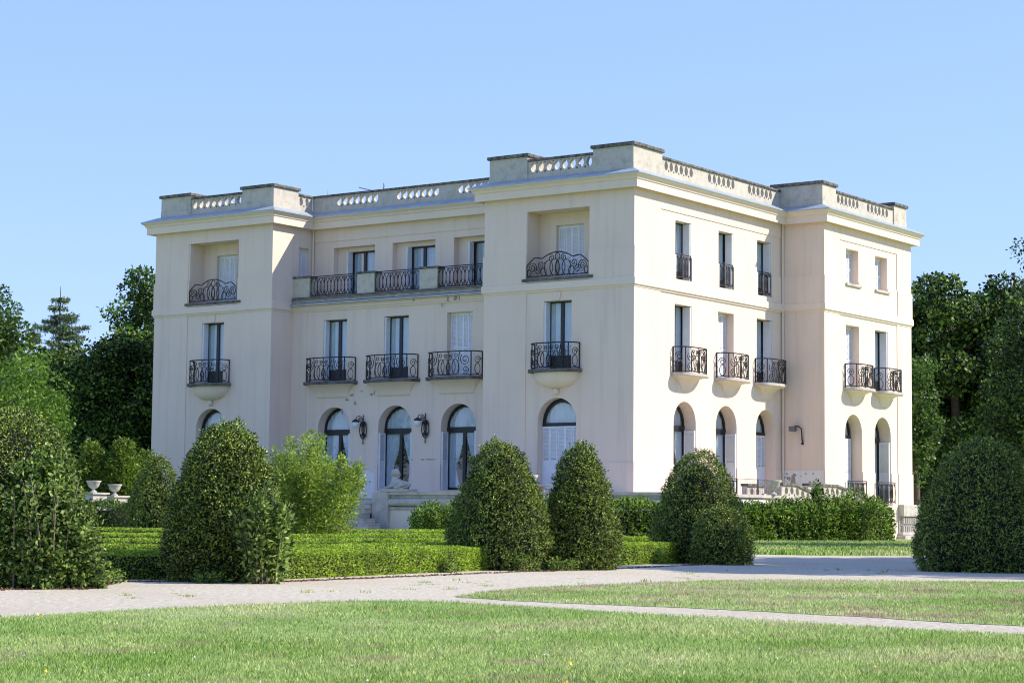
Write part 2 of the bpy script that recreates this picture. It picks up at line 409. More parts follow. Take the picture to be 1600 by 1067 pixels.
core.build('interior', 'interior', house)
for c0 in (RPc, LPc):
    fl = MB(); fbox(fl, FA, c0-1.7, c0+1.65, -.9, .14, 10.30, 10.40); fl.build('loggia_sill', 'slab_edge', house)
    fl = MB(); fbox(fl, FA, c0-1.6, c0+1.6, -1.0, -.002, 13.113, 13.2); fl.build('loggia_ceiling', 'stucco', house)

# ---- parapet
par_top = 15.38
def pier(x0, x1, y0, y1, zt=15.38):
    p = MB(); p.box(x0, x1, y0, y1, 14.40, 14.72); p.box(x0+.015, x1-.015, y0+.015, y1-.015, 14.72, zt)
    o = p.build('parapet_pier', 'parapet', house, bevel=.012)
    q = MB(); q.box(x0-.07, x1+.07, y0-.07, y1+.07, zt, zt+.14); q.build('coping', 'coping', o, bevel=.03)
pier(.1, 2.3, .1, 2.0); pier(.1, 1.9, 5.1, 7.0); pier(.1, 1.78, 18.66, 20.56, 15.34); pier(.1, 2.0, 23.68, 25.55, 15.34)
pier(e+.1, 13.55, -g+.1, .55); pier(19.42, 20.79, -g+.1, -.2)
def balustrade(fr, u0, u1, groups, zb=14.42, th=.18):
    holes = []
    for g0, g1, n in groups:
        sp = (g1-g0)/n
        for i in range(n):
            cu = g0+sp*(i+.5); oval = []
            for k in range(16):
                q = 2*PI*k/16; zz = math.sin(q); wd = .135*(1-.18*zz) if zz > 0 else .135
                oval.append((cu+wd*math.cos(q), 14.925+.195*zz))
            holes.append(oval)
        for i in range(n-1):
            cu = g0+sp*(i+1); holes.append([(cu, 14.67), (cu+.055, 14.73), (cu, 14.80), (cu-.055, 14.73)])
            holes.append([(cu-.035, 15.085), (cu+.035, 15.085), (cu+.028, 15.12), (cu-.028, 15.12)])
    rv, fs = cdt(rect(u0, u1, 14.60, 15.16), holes)
    p = MB()
    for o in (0, -th): p.add([P(fr, u, o-.02, z) for u, z in rv], fs)
    for hl in holes+[rect(u0, u1, 14.60, 15.16)]:
        n = len(hl)
        for i in range(n):
            q1, q2 = hl[i], hl[(i+1) % n]
            p.add([P(fr, q1[0], -.02, q1[1]), P(fr, q2[0], -.02, q2[1]), P(fr, q2[0], -th-.02, q2[1]), P(fr, q1[0], -th-.02, q1[1])], [(0, 1, 2, 3)])
    fbox(p, fr, u0, u1, .0, -th-.04, zb, 14.598)
    o = p.build('balustrade', 'parapet', house)
    q = MB(); fbox(q, fr, u0, u1, .05, -th-.08, 15.163, 15.26); q.build('coping', 'coping', o, bevel=.02)
IA = ('A', .14); IU = ('A', d+.14); IB = ('B', .14); IP = ('B', -g+.14); IS = ('B', b_+.14)
balustrade(IA, 2.0, 5.1, [(2.0, 5.05, 8)]); balustrade(IA, 20.56, 23.68, [(20.58, 23.65, 8)])
balustrade(IU, a-.2, b_+.2, [(14.95, 17.4, 7), (11.6, 14.0, 7), (8.25, 10.65, 7)])
balustrade(IB, 2.3, e+.1, [(2.45, 4.8, 6), (5.9, 8.25, 6), (9.3, 11.55, 6)])
balustrade(IP, 13.55, 19.42, [(13.65, 15.9, 6), (16.62, 18.95, 6)])
balustrade(IS, 1.78, d+.1, [(1.80, 2.6, 2)])

# ---- windows
def glass_sheet(fr, poly, o, parent):
    q = MB(); q.add([P(fr, u, o, z) for u, z in poly], [tuple(range(len(poly)))]); q.build('glass', 'glass', parent)
def curtain(fr, u0, u1, z0, z1, o, parent, tied=False, gap=0.0, topfn=None):
    q = MB(); nz = 14; k = max(10, int((u1-u0)*26)); mid = (u0+u1)/2
    ph = random.random()*6
    for side in ((0, 1) if tied or gap else (2,)):
        rows = []
        for i in range(nz+1):
            z = z0+(z1-z0)*i/nz; tt = i/nz
            if side == 2: ua, ub = u0, u1
            else:
                if tied:
                    zt = .38; w_ = 1.0
                    if tt > zt: w_ = .42+.58*((tt-zt)/(1-zt))**.75
                    else: w_ = .42+.30*((zt-tt)/zt)
                else: w_ = 1-gap
                half = (u1-u0)/2*w_
                ua, ub = (u0, u0+half) if side == 0 else (u1-half, u1)
            row = []
            for j in range(k+1):
                s_ = j/k; u = ua+(ub-ua)*s_
                oo = o+.03*math.sin(s_*k*1.15+ph+side)+.012*math.sin(s_*k*2.7+z*.8)
                zz = z
                if topfn is not None: zz = min(z, topfn(u)) if i == nz else min(z, topfn(u))
                row.append(P(fr, u, oo, zz))
            rows.append(row)
        n = k+1; vs = [v for r in rows for v in r]
        q.add(vs, [(i*n+j, i*n+j+1, (i+1)*n+j+1, (i+1)*n+j) for i in range(nz) for j in range(k)])
    q.build('curtain', 'curtain', parent, smooth=True)
def louvre(mb, pf, w_, z0, z1, split=.5, lower_solid=False):
    """shutter leaf: pf(s, t, z) maps along-width s, thickness t"""
    def bx(s0, s1, t0, t1, za, zb): mb.hexa([pf(s, t_, z) for z in (za, zb) for s, t_ in ((s0, t0), (s1, t0), (s1, t1), (s0, t1))])
    st = .045
    bx(0, st, 0, .035, z0, z1); bx(w_-st, w_, 0, .035, z0, z1)
    zm = z0+(z1-z0)*split
    for z in (z0, zm-.04, z1-.08): bx(st, w_-st, .002, .033, z, z+.08)
    z = z0+.08
    while z < z1-.1:
        if abs(z-zm) > .045 and not (lower_solid and z < zm):
            mb.add([pf(st, .004, z), pf(w_-st, .004, z), pf(w_-st, .028, z+.05), pf(st, .028, z+.05)], [(0, 1, 2, 3)])
        z += .052
    if lower_solid: bx(st, w_-st, .008, .022, z0+.08, zm-.04)
    else: mb.add([pf(st, .0335, z0), pf(w_-st, .0335, z0), pf(w_-st, .0335, z1), pf(st, .0335, z1)], [(0, 1, 2, 3)])
def shutters_closed(fr, u0, u1, z0, z1, o, parent, n=4, lower=False, worn=False):
    w_ = (u1-u0)/n
    for i in range(n):
        q = MB(); louvre(q, lambda s, t_, z, i=i: P(fr, u0+i*w_+.004+s, o-t_*(1 if True else 0)+(.012 if i % 2 else 0), z), w_-.008, z0, z1, .45, lower)
        q.build('shutter', 'shutter', parent)
def shutter_folded(fr, u, o0, w_, z0, z1, parent, sgn=-1, lower=False):
    q = MB()
    for k in (0, 1):
        louvre(q, lambda s, t_, z, k=k: P(fr, u+sgn*(k*.045+t_), o0-s, z), w_, z0, z1, .5, lower)
    q.build('shutter', 'shutter', parent)
def bar(mb, fr, u0, u1, z0, z1, o, th=.06): fbox(mb, fr, u0, u1, o-th, o, z0, z1)
def win_rect(fr, u0, u1, z0, z1, o, panel=.5, fold=None, foldw=.3, tied=False, closed=False, gap=0):
    """glazed french window; fold = which side carries the folded white shutter"""
    q = MB(); t_ = .065 if fr[0] == 'A' else .035; mw = .075 if fr[0] == 'A' else .045
    bar(q, fr, u0, u0+t_, z0, z1, o); bar(q, fr, u1-t_, u1, z0, z1, o); bar(q, fr, u0+t_, u1-t_, z1-t_, z1, o); bar(q, fr, u0+t_, u1-t_, z0, z0+.06, o)
    mid = (u0+u1)/2; bar(q, fr, mid-mw, mid+mw, z0+.06, z1-t_, o+.01)
    if panel: bar(q, fr, u0+t_, mid-mw, z0+.06, z0+panel, o-.012, .03); bar(q, fr, mid+mw, u1-t_, z0+.06, z0+panel, o-.012, .03)
    f = q.build('window', 'frame', house, bevel=.006)
    glass_sheet(fr, rect(u0+t_*.5, u1-t_*.5, z0+.03, z1-t_*.5), o-.035, f)
    curtain(fr, u0+.02, u1-.02, z0+.05, z1-.02, o-.10, f, tied, gap)
    if fold is not None:
        u = u1-.012 if fold > 0 else u0+.012
        shutter_folded(fr, u, -.02, foldw, z0+.03, z1-.03, f, -1 if fold > 0 else 1)
    return f
def win_closed(fr, u0, u1, z0, z1, o, n=4, lower=False):
    q = MB(); t_ = .05
    bar(q, fr, u0, u0+t_*.5, z0, z1, o); bar(q, fr, u1-t_*.5, u1, z0, z1, o); bar(q, fr, u0+t_*.5, u1-t_*.5, z1-t_*.5, z1, o)
    q2 = q.build('window', 'shutter', house); shutters_closed(fr, u0+.026, u1-.026, z0+.03, z1-.03, o, q2, n, lower)
    return q2
def win_arch(fr, c0, r, z0, zs, o, closed=False, fold=None, foldw=.4, thick=.09):
    q = MB(); n = 20
    for i in range(n):
        q0, q1 = PI*i/n, PI*(i+1)/n
        pts = []
        for oo in (o-.07, o):
            for qq, rr in ((q0, r-thick), (q1, r-thick), (q1, r), (q0, r)): pts.append(P(fr, c0+rr*math.cos(qq), oo, zs-.05+rr*math.sin(qq)))
        q.hexa(pts)
    bar(q, fr, c0-r, c0+r, zs-.18, zs-.05, o+.02, .1)
    if not closed:
        t_ = .08
        bar(q, fr, c0-r, c0-r+t_, z0, zs-.18, o); bar(q, fr, c0+r-t_, c0+r, z0, zs-.18, o)
        bar(q, fr, c0-r+t_, c0+r-t_, zs-.29, zs-.181, o); bar(q, fr, c0-r+t_, c0+r-t_, z0, z0+.12, o)
        bar(q, fr, c0-.075, c0+.075, z0+.12, zs-.29, o+.01)
    f = q.build('arched_window', 'frame', house)
    glass_sheet(fr, [(c0+(r-.03)*math.cos(PI*i/n), zs-.05+(r-.03)*math.sin(PI*i/n)) for i in range(n+1)], o-.04, f)
    curtain(fr, c0-r+.03, c0+r-.03, zs-.1, zs+r-.06, o-.11, f, topfn=lambda u: zs-.1+math.sqrt(max(0, (r-.02)**2-(u-c0)**2)))
    if closed: shutters_closed(fr, c0-r+.01, c0+r-.01, z0+.02, zs-.19, o+.03, f, 5, True)
    else:
        glass_sheet(fr, rect(c0-r+.04, c0+r-.04, z0+.06, zs-.2), o-.041, f)
        curtain(fr, c0-r+.04, c0+r-.04, z0+.06, zs-.2, o-.11, f, tied=True)
        if fold is not None:
            u = c0+r-.012 if fold > 0 else c0-r+.012
            shutter_folded(fr, u, -.02, foldw, z0+.02, zs-.25, f, -1 if fold > 0 else 1, True)
            if fold > 0 and fr[0] == 'A': shutter_folded(fr, c0-r+.012, -.02, .12, z0+.02, zs-.25, f, 1, True)
    return f
for c0 in (RPc, LPc):
    win_rect(FA, c0-.66, c0+.66, 6.8, 9.49, -.34, .55, 1, .3)
    win_arch(FA, c0, .91, ZG, 4.75, -.36, closed=True, thick=.12)
    win_closed(FA, c0-.64, c0+.70, 10.42, 12.62, -1.06, 4)
for i, u in enumerate(RW1):
    if i < 2: win_rect(FL, u-.66, u+.66, 6.8, 9.46, -.31, .5, 1, .27)
    else: win_closed(FL, u-.66, u+.66, 6.8, 9.46, -.26, 4)
for u in RAR: win_arch(FL, u, .90, ZG, 4.75, -.44, fold=1, foldw=.38, thick=.08)
for u in NI: win_rect(FU, u-.95, u+.45, 10.45, 12.62, -.46, .3, 1, .36 if False else .30, gap=.0)
win_closed(FS, 1.72, 2.42, 10.45, 12.82, -.14, 2)
for i, x in enumerate(BX):
    win_rect(FB, x-.62, x+.62, 10.45, 12.8, -.36, .4, 1, .32)
    if i != 1: win_rect(FB, x-.66, x+.66, 6.75, 9.46, -.38, .5, 1, .34)
    else: win_closed(FB, x-.66, x+.66, 6.75, 9.46, -.36, 4)
for i, x in enumerate(BA): win_arch(FB, x, .87, ZG, 4.75, -.53, closed=(i == 2), fold=1, foldw=.48, thick=.09)
for i, x in enumerate(PXs):
    win_closed(FP, x-.62, x+.62, 11.28, 12.8, -.33, 4)
    s_ = MB(); fbox(s_, FP, x-.75, x+.75, -.3, .13, 11.17, 11.277); s_.build('sill', 'stone', house, bevel=.01)
    if i: win_rect(FP, x-.66, x+.66, 6.75, 9.46, -.38, .5, 1, .34)
    else: win_closed(FP, x-.66, x+.66, 6.75, 9.46, -.36, 4)
    win_arch(FP, x, .84, 1.75, 4.75, -.53, closed=(i == 0), fold=1, foldw=.48, thick=.09)

# ---- iron work: patterns drawn in (s, z) and mapped on a plan curve
def ell(cs, cz, rs, rz, n=18): return ([(cs+rs*math.cos(2*PI*i/n), cz+rz*math.sin(2*PI*i/n)) for i in range(n)], True)
def spiral(cs, cz, r, turns, a0, sg=1, n=26): return ([(cs+sg*r*(1-.85*i/n)*math.cos(a0+turns*2*PI*i/n), cz+r*(1-.85*i/n)*math.sin(a0+turns*2*PI*i/n)) for i in range(n+1)], False)
def draw(mb, mp, pats, r=.012):
    for pts, cl in pats: mb.tube([mp(s, z) for s, z in pts], r*1.3, 4, cl)
def bow_rail(fr, c0, hw, dep, z0, H, parent):
    n = 40; ex = 3.2; plan = []
    for i in range(n+1):
        q = PI*i/n; cs, sn = math.cos(q), math.sin(q)
        plan.append((c0-hw*math.copysign(abs(cs)**(2/ex), cs), dep*abs(sn)**(2/ex)))
    cum = [0]
    for i in range(n): cum.append(cum[-1]+math.dist(plan[i], plan[i+1]))
    L = cum[-1]
    def mp(s, z):
        s = min(max(s+L/2, 0), L)
        for i in range(n):
            if cum[i+1] >= s: break
        q = (s-cum[i])/max(1e-9, cum[i+1]-cum[i]); u = plan[i][0]+(plan[i+1][0]-plan[i][0])*q; o = plan[i][1]+(plan[i+1][1]-plan[i][1])*q
        return P(fr, u, o+.012, z0+z)
    mb = MB()
    line = [-L/2+L*i/48 for i in range(49)]
    for z, r in ((H, .026), (.06, .018), (H-.14, .0)):
        if r: mb.tube([mp(s, z) for s in line], r, 5)
    sc = dep*.92; fw = L/2-sc
    for s in (-L/2+.02, -fw, fw, L/2-.02): mb.tube([mp(s, 0), mp(s, H)], .026, 6)
    pats = []
    k = H*.5
    for sg in (-1, 1):
        pats += [ell(sg*.15, H*.38, .22, H*.31), ell(sg*.36, H*.38, .16, H*.31)]
        pats += [spiral(sg*(fw-.26), H*.66, .24, 1.7, 2.2, sg), spiral(sg*(fw-.24), H*.25, .17, 1.5, -2.2, sg)]
        pats += [spiral(sg*.14, H*.80, .10, 1.5, .5, sg), ell(sg*.40, H*.84, .07, .07, 12)]
        pats += [spiral(sg*(fw+sc*.5), H*.65, .17, 1.6, 0, sg), ell(sg*(fw+sc*.5), H*.30, .13, H*.21)]
        pats += [([(sg*.5, .06), (sg*.56, H*.3), (sg*.5, H*.6), (sg*.58, H)], False)]
    pats += [ell(0, H*.30, .11, H*.22), ([(0, .06), (0, H)], False)]
    draw(mb, mp, pats, .013)
    return mb.build('railing', 'iron', parent)
def loft_half(mb, fr, c0, rows, mi=0, ex=2.6, n=20):
    """rows (halfwidth, out, z) of half-superellipse plans against the wall"""
    vs = []; k = n+1
    for hw, dep, z in rows:
        for i in range(k):
            q = PI*i/n; cs, sn = math.cos(q), math.sin(q)
            vs.append(P(fr, c0-hw*math.copysign(abs(cs)**(2/ex), cs), dep*abs(sn)**(2/ex)-(.02 if i in (0, n) else 0), z))
    fs = [(r*k+i, r*k+i+1, (r+1)*k+i+1, (r+1)*k+i) for r in range(len(rows)-1) for i in range(n)]
    fs += [tuple(range(k)), tuple(range((len(rows)-1)*k, len(rows)*k))]
    mb.add(vs, fs, mi)
def balcony(fr, c0, hw, dep, zt, style, light=False):
    s_ = MB(); loft_half(s_, fr, c0, [(hw+.10, dep+.08, zt-.13), (hw+.12, dep+.10, zt-.10), (hw+.12, dep+.10, zt)], ex=3.2)
    sl_ = s_.build('balcony', 'stone' if light else 'slab_edge', house)
    k = MB()
    if style == 'bowl':
        rows = []
        for i in range(11):
            q = i/10*PI/2; rows.append((.09+(hw-.12)*math.cos(q)**.9, .06+(dep-.10)*math.cos(q)**.9, zt-.13-.60*math.sin(q)))
        loft_half(k, fr, c0, rows, ex=2.2)
        c3 = P(fr, c0, .07, zt-.84); k.lathe([(.02, -.16), (.10, -.11), (.13, -.02), (.10, .07), (.06, .12)], c3, 14)
    elif style == 'cove':
        rows = []
        for i in range(9):
            q = i/8*PI/2; f_ = 1-math.sin(q)
            rows.append(((hw-(.62 if light else .40))+(.60 if light else .38)*(1-math.sin(q))**.9, .03+(dep-.02)*(1-math.sin(q)), zt-.13-.56*(1-math.cos(q))**.85))
        loft_half(k, fr, c0, rows, ex=3.0)
    k.build('corbel', 'stucco_plain', sl_, smooth=True)
    bow_rail(fr, c0, hw, dep, zt, 1.02, sl_)
    return sl_
for c0 in (RPc, LPc): balcony(FA, c0, 1.06, .62, 6.76, 'bowl')
for i, u in enumerate(RW1): balcony(FL, u+.10, 1.30 if i else 1.28, .62, 6.74, 'cove')
for x in BX: balcony(FB, x+.22, 1.02, .58, 6.72, 'cove', True)
for x in PXs: balcony(FP, x+.22, 1.0, .58, 6.72, 'cove', True)
# loggia railings with humped crest
for c0 in (RPc, LPc):
    mb = MB(); zb = 10.44
    def top(s):
        q = abs(s)
        return .98-.42*(q/.72)**2*.55 if q < .72 else .74+.06*math.cos((q-1.05)/.35*PI/2)-.22*max(0, (q-1.1)/.35)
    mp = lambda s, z, c0=c0: P(FA, c0+s, .04, zb+z)
    mb.tube([mp(-1.46+2.92*i/50, top(-1.46+2.92*i/50)) for i in range(51)], .024, 5)
    mb.tube([mp(-1.46, .05), mp(1.46, .05)], .018, 5)
    for s in (-1.46, 1.46): mb.tube([mp(s, 0), mp(s, top(s)+.02)], .024, 5)
    pats = []
    for sg in (-1, 1):
        pats += [ell(sg*.14, .38, .22, .33), ell(sg*.42, .36, .20, .31), spiral(sg*.30, .74, .15, 1.6, 1.2, sg), spiral(sg*.78, .50, .19, 1.8, 2.6, sg), spiral(sg*.95, .26, .17, 1.6, 0, sg),
                 spiral(sg*1.20, .40, .22, 1.9, -.8, -sg), ell(sg*1.35, .20, .09, .14), ell(sg*.66, .22, .13, .17)]
    pats += [ell(0, .80, .11, .14), ell(0, .35, .10, .30)]
    draw(mb, mp, pats, .014); mb.build('loggia_railing', 'iron', house)
# terrace piers and interlaced oval rails on the second floor
PR = [(17.55, 18.5), (13.9, 14.85), (10.5, 11.45)]
for u0, u1 in PR:
    q = MB(); fbox(q, FL, u0, u1, -.38, .07, 10.505, 11.36); o = q.build('terrace_pier', 'parapet', house, bevel=.01)
    q = MB(); fbox(q, FL, u0-.04, u1+.04, -.42, .11, 11.363, 11.45); q.build('coping', 'coping', o, bevel=.015)
def oval_rail(fr, u0, u1, z0, H, o, rx=.2, step=.2, name='terrace_railing', r=.012):
    mb = MB(); mp = lambda s, z: P(fr, s, o, z0+z)
    for z, rr in ((H, .022), (.06, .016), (H-.07, .010)): mb.tube([mp(u0, z), mp(u1, z)], rr, 5)
    for s in (u0+.02, u1-.02): mb.tube([mp(s, 0), mp(s, H)], .02, 5)
    n = max(1, round((u1-u0-2*rx)/step)); st = (u1-u0-2*rx)/n
    pats = [ell(u0+rx+i*st, .06+(H-.13)/2, rx, (H-.13)/2, 22) for i in range(n+1)]
    pats += [([(u0+rx+i*st, .06), (u0+rx+i*st, H-.07)], False) for i in range(n+1) if i % 2]
    draw(mb, mp, pats, r); return mb.build(name, 'iron', house)
oval_rail(FL, 14.85, 17.55, 10.5, .90, -.02, .2, .2); oval_rail(FL, 11.45, 13.9, 10.5, .90, -.02); oval_rail(FL, a+.1, 10.5, 10.5, .90, -.02)
for x in BX: oval_rail(FB, x-.60, x+.60, 10.5, .98, -.02, .14, .23, 'window_guard', .014)
for x in PA: oval_rail(FP, x-.88, x+.98, 1.75, .95, .14, .17, .27, 'door_railing', .014)

for fr, u, z0, z1 in ((FU, b_-.10, 10.5, 13.75), (FB, e-.12, 2.0, 13.75)):
    q = MB(); q.tube([P(fr, u, .10, z0), P(fr, u, .10, z1)], .045, 8)
    for z in (z0+1.0, z0+2.6): q.tube([P(fr, u, .10, z), P(fr, u, .10, z+.05)], .06, 8)
    q.build('downpipe', 'stucco_plain', house)
# plaster patches
def blob(fr, cu, cz, ru, rz, o, name, mat, seed, n=22, rag=.35):
    rr = random.Random(seed); ph = [rr.random()*6 for _ in range(4)]
    pts = []
    for i in range(n):
        q = 2*PI*i/n; k = 1+rag*(.5*math.sin(2*q+ph[0])+.3*math.sin(3*q+ph[1])+.25*math.sin(5*q+ph[2])+.2*rr.uniform(-1, 1))
        pts.append((cu+ru*k*math.cos(q), cz+rz*k*math.sin(q)))
    q = MB(); q.add([P(fr, u, o, z) for u, z in pts], [tuple(range(n))]); return q.build(name, mat, house)
for i, (cu, cz, ru, rz) in enumerate([(15.35, 5.95, .10, .05), (15.1, 6.15, .13, .05), (14.9, 5.80, .07, .10), (15.62, 5.45, .06, .13), (14.0, 6.15, .10, .05), (13.85, 6.22, .04, .08), (11.75, 3.35, .05, .03), (11.2, 3.35, .08, .03), (10.8, 3.35, .26, .025), (14.55, 6.3, .04, .05)]):
    blob(FL, cu, cz, ru, rz, .004, 'plaster_scar', 'patch_grey', 100+i)
wp = MB(); rr = random.Random(5); topz = [(15.15-.11*i, 2.86+.04*rr.uniform(-1, 1)+.05*math.sin(i*.9)) for i in range(14)]
wp.add([P(FL, u, .040, z) for u, z in [(13.72, 1.6), (15.15, 1.6)]+topz], [tuple(range(2+len(topz)))]); wp.build('repainted_patch', 'patch_white', house)
for i, (cu, cz, ru, rz) in enumerate([(-.35, 2.75, .10, .09), (-.25, 2.95, .05, .05), (-.55, 2.62, .13, .24), (-.62, 2.9, .07, .08), (-.15, 2.8, .06, .04), (-1.15, 2.95, .04, .05), (-1.35, 2.45, .07, .20), (-.9, 2.85, .04, .03), (-1.5, 2.95, .04, .04)]):
    blob(FE, cu, cz, ru, rz, .069, 'plaster_scar', 'patch_grey', 200+i)
q = MB(); fbox(q, FE, -g+.02, -.03, .066, .0675, 2.0, 3.08); q.build('repainted_patch', 'patch_white', house)
for i, (cu, cz, ru, rz) in enumerate([(9.9, 9.93, .05, .12), (9.5, 9.95, .09, .10), (9.3, 9.97, .03, .12), (11.7, 9.98, .05, .06), (10.2, 9.7, .03, .10)]):
    blob(FL, cu, cz+.08, ru, rz, .119, 'plaster_scar', 'patch_grey', 300+i)
# ground-floor base of the right pavilion: blind balustrade
q = MB(); fbox(q, FP, 19.35, 21.15, -.3, .32, 1.2, 1.73); q.build('base_coping', 'stone', house, bevel=.02)
q = MB(); fbox(q, FP, 19.35, 21.1, -.3, .10, .45, 1.197); q.build('base_panel', 'stone', house)
for i in range(8):
    u = 19.5+.21*i
    q = MB(); fbox(q, FP, u, u+.11, .101, .24, .50, .78); fbox(q, FP, u, u+.11, .101, .24, .86, 1.18); q.build('base_baluster', 'stone', house, bevel=.02)
q = MB(); fbox(q, FP, 19.2, 21.25, -.3, .45, -.1, .35); fbox(q, FP, 19.3, 21.15, -.3, .30, .353, .497); q.build('base_step', 'stone', house, bevel=.02)

# ------------------------------------------------------------------ terrain
Fh = Vector((math.cos(YAW), math.sin(YAW))); Rh = Vector((math.sin(YAW), -math.cos(YAW)))
def at(px, D):      # a point of the ground D metres out from the camera's foot
    q = Vector((CAM.x, CAM.y)) + (Fh + Rh*((px-800)/FPX))*D; return q.x, q.y
def gz(x, y):
    D = (x-CAM.x)*Fh.x+(y-CAM.y)*Fh.y; t_ = np.clip((D-45)/25, 0, 1); return .18*t_*t_*(3-2*t_)
xs = [-3000, -1200, -500, -250, -150, -110] + [-80+i*1.0 for i in range(141)] + [90, 130, 250, 500, 1200, 3000]
ys = [-3000, -1200, -500, -250, -120, -80] + [-60+i*1.0 for i in range(111)] + [70, 120, 250, 500, 1200, 3000]
gv = [(x, y, float(gz(x, y))) for y in ys for x in xs]; nx = len(xs)
q = MB(); q.add(gv, [(j*nx+i, j*nx+i+1, (j+1)*nx+i+1, (j+1)*nx+i) for j in range(len(ys)-1) for i in range(nx-1)])
tag(q.build('ground', 'lawn'), kind='structure')
def smooth_line(pts, n=8, jit=.0, seed=1):
    rr = random.Random(seed); r = []
    for i in range(len(pts)-1):
        p0, p1, p2, p3 = pts[max(i-1, 0)], pts[i], pts[i+1], pts[min(i+2, len(pts)-1)]
        for k in range(n):
            t_ = k/n
            v = [.5*((2*p1[c])+(-p0[c]+p2[c])*t_+(2*p0[c]-5*p1[c]+4*p2[c]-p3[c])*t_*t_+(-p0[c]+3*p1[c]-3*p2[c]+p3[c])*t_**3) for c in (0, 1)]
            r.append((v[0]+rr.uniform(-jit, jit), v[1]+rr.uniform(-jit, jit)))
    r.append(tuple(pts[-1])); return r
def sheet(name, poly, lift, mat, step=1.5):
    vs = [Vector(p) for p in poly]; n = len(vs); es = [(i, (i+1) % n) for i in range(n)]
    x0, x1 = min(p[0] for p in poly), max(p[0] for p in poly); y0, y1 = min(p[1] for p in poly), max(p[1] for p in poly)
    x = math.floor(x0)
    while x < x1:
        y = math.floor(y0)
        while y < y1:
            if in_poly((x, y), poly): vs.append(Vector((x, y)))
            y += step
        x += step
    rv, re, rf, *_ = delaunay_2d_cdt(vs, es, [], 0, 1e-5)
    fs = [tuple(f) for f in rf if in_poly(sum((rv[i] for i in f), Vector((0, 0)))/len(f), poly)]
    q = MB(); q.add([(v.x, v.y, float(gz(v.x, v.y))+lift) for v in rv], fs)
    return tag(q.build(name, mat), kind='structure')
def yD(px, y): return .9*FPX/(y-(811.2+(px-800)*.0097))
def wp_(px, y): return at(px, yD(px, y))
near_edge = smooth_line([wp_(-500, 1010), wp_(-200, 982), wp_(0, 965), wp_(300, 948), wp_(600, 938), wp_(800, 945), wp_(1000, 958), wp_(1300, 975), wp_(1600, 992), wp_(2200, 1022)], 14, .035, 3)
near_poly = near_edge + [at(4500, 6), at(4000, 1), at(-3500, 1), at(-3500, 8)]
isl_top = smooth_line([wp_(712, 931), wp_(800, 920), wp_(900, 914), wp_(1050, 909), wp_(1200, 905), wp_(1600, 909), wp_(2400, 915)], 14, .04, 4)
isl_bot = smooth_line([wp_(2400, 1005), wp_(1600, 977), wp_(1350, 963), wp_(1100, 950), wp_(850, 940), wp_(712, 932)], 14, .03, 5)
isl_poly = isl_top + isl_bot[:-1]
path_poly = ([at(-1500, 20)] + [at(-600, 27), at(-200, 27.5), at(160, 30), at(450, 30.5), at(620, 33.5), at(800, 37.5), at(960, 41), at(1075, 45), at(1120, 50.5)]
             + smooth_line([at(1165, 53.5), at(1300, 53), at(1430, 53.5), at(1800, 54), at(2600, 56)], 10, .15, 6) + [at(3600, 50), at(4200, 20), at(4600, 9)] + [at(4000, 8), at(2200, 8), at(0, 8), at(-1500, 9)])
sheet('gravel_path', path_poly, .004, 'gravel')
sheet('lawn', near_poly, .008, 'lawn', 2); sheet('lawn', isl_poly, .008, 'lawn_dry')

# ------------------------------------------------------------------ leaves in bulk
def quads(name, V, mats, parent=None, core=None):
    """V: (n,4,3) leaf quads; core: optional (verts, faces) using the second material"""
    n = len(V); v = V.reshape(-1, 3); cv = np.zeros((0, 3)); cf = []
    if core is not None: cv, cf = np.array(core[0], float), core[1]
    me = bpy.data.meshes.new(name); me.vertices.add(len(v)+len(cv))
    me.vertices.foreach_set('co', np.concatenate([v, cv]).astype(np.float32).ravel())
    cl = sum(len(f) for f in cf); me.loops.add(4*n+cl)
    idx = np.concatenate([np.arange(4*n), np.array([i+4*n for f in cf for i in f], int)]) if cf else np.arange(4*n)
    me.loops.foreach_set('vertex_index', idx.astype(np.int32))
    me.polygons.add(n+len(cf)); st = np.concatenate([np.arange(n)*4, 4*n+np.cumsum([0]+[len(f) for f in cf])[:-1]]) if cf else np.arange(n)*4
    me.polygons.foreach_set('loop_start', st.astype(np.int32))
    mats = mats if isinstance(mats, (list, tuple)) else [mats]
    for q in mats: me.materials.append(M[q])
    if cf: me.polygons.foreach_set('material_index', np.concatenate([np.zeros(n), np.ones(len(cf))]).astype(np.int32))
    me.update(); me.validate(); o = bpy.data.objects.new(name, me); return link(o, parent)
def unit(v): return v/np.maximum(1e-9, np.linalg.norm(v, axis=1))[:, None]
def leafq(Pn, T, ln, wd):
    """rhombic leaves at Pn along T"""
    n = len(Pn); R_ = unit(RNG.normal(size=(n, 3))); Sd = unit(np.cross(T, R_)); Nn = np.cross(T, Sd)
    ln = (ln*RNG.uniform(.6, 1.3, n))[:, None]; wd = (wd*RNG.uniform(.7, 1.3, n))[:, None]
    return np.stack([Pn, Pn+T*ln*.5+Sd*wd*.5+Nn*ln*.06, Pn+T*ln, Pn+T*ln*.5-Sd*wd*.5+Nn*ln*.06], 1)
def lumps(X, k, seed):
    r = np.random.default_rng(seed); o = np.zeros(len(X))
    for i in range(5):
        d_ = r.normal(size=3); d_ /= np.linalg.norm(d_); f = k*(1.45**i)
        o += np.sin(X@d_*f+r.uniform(0, 6))/(1.3**i)
    return o/2.2
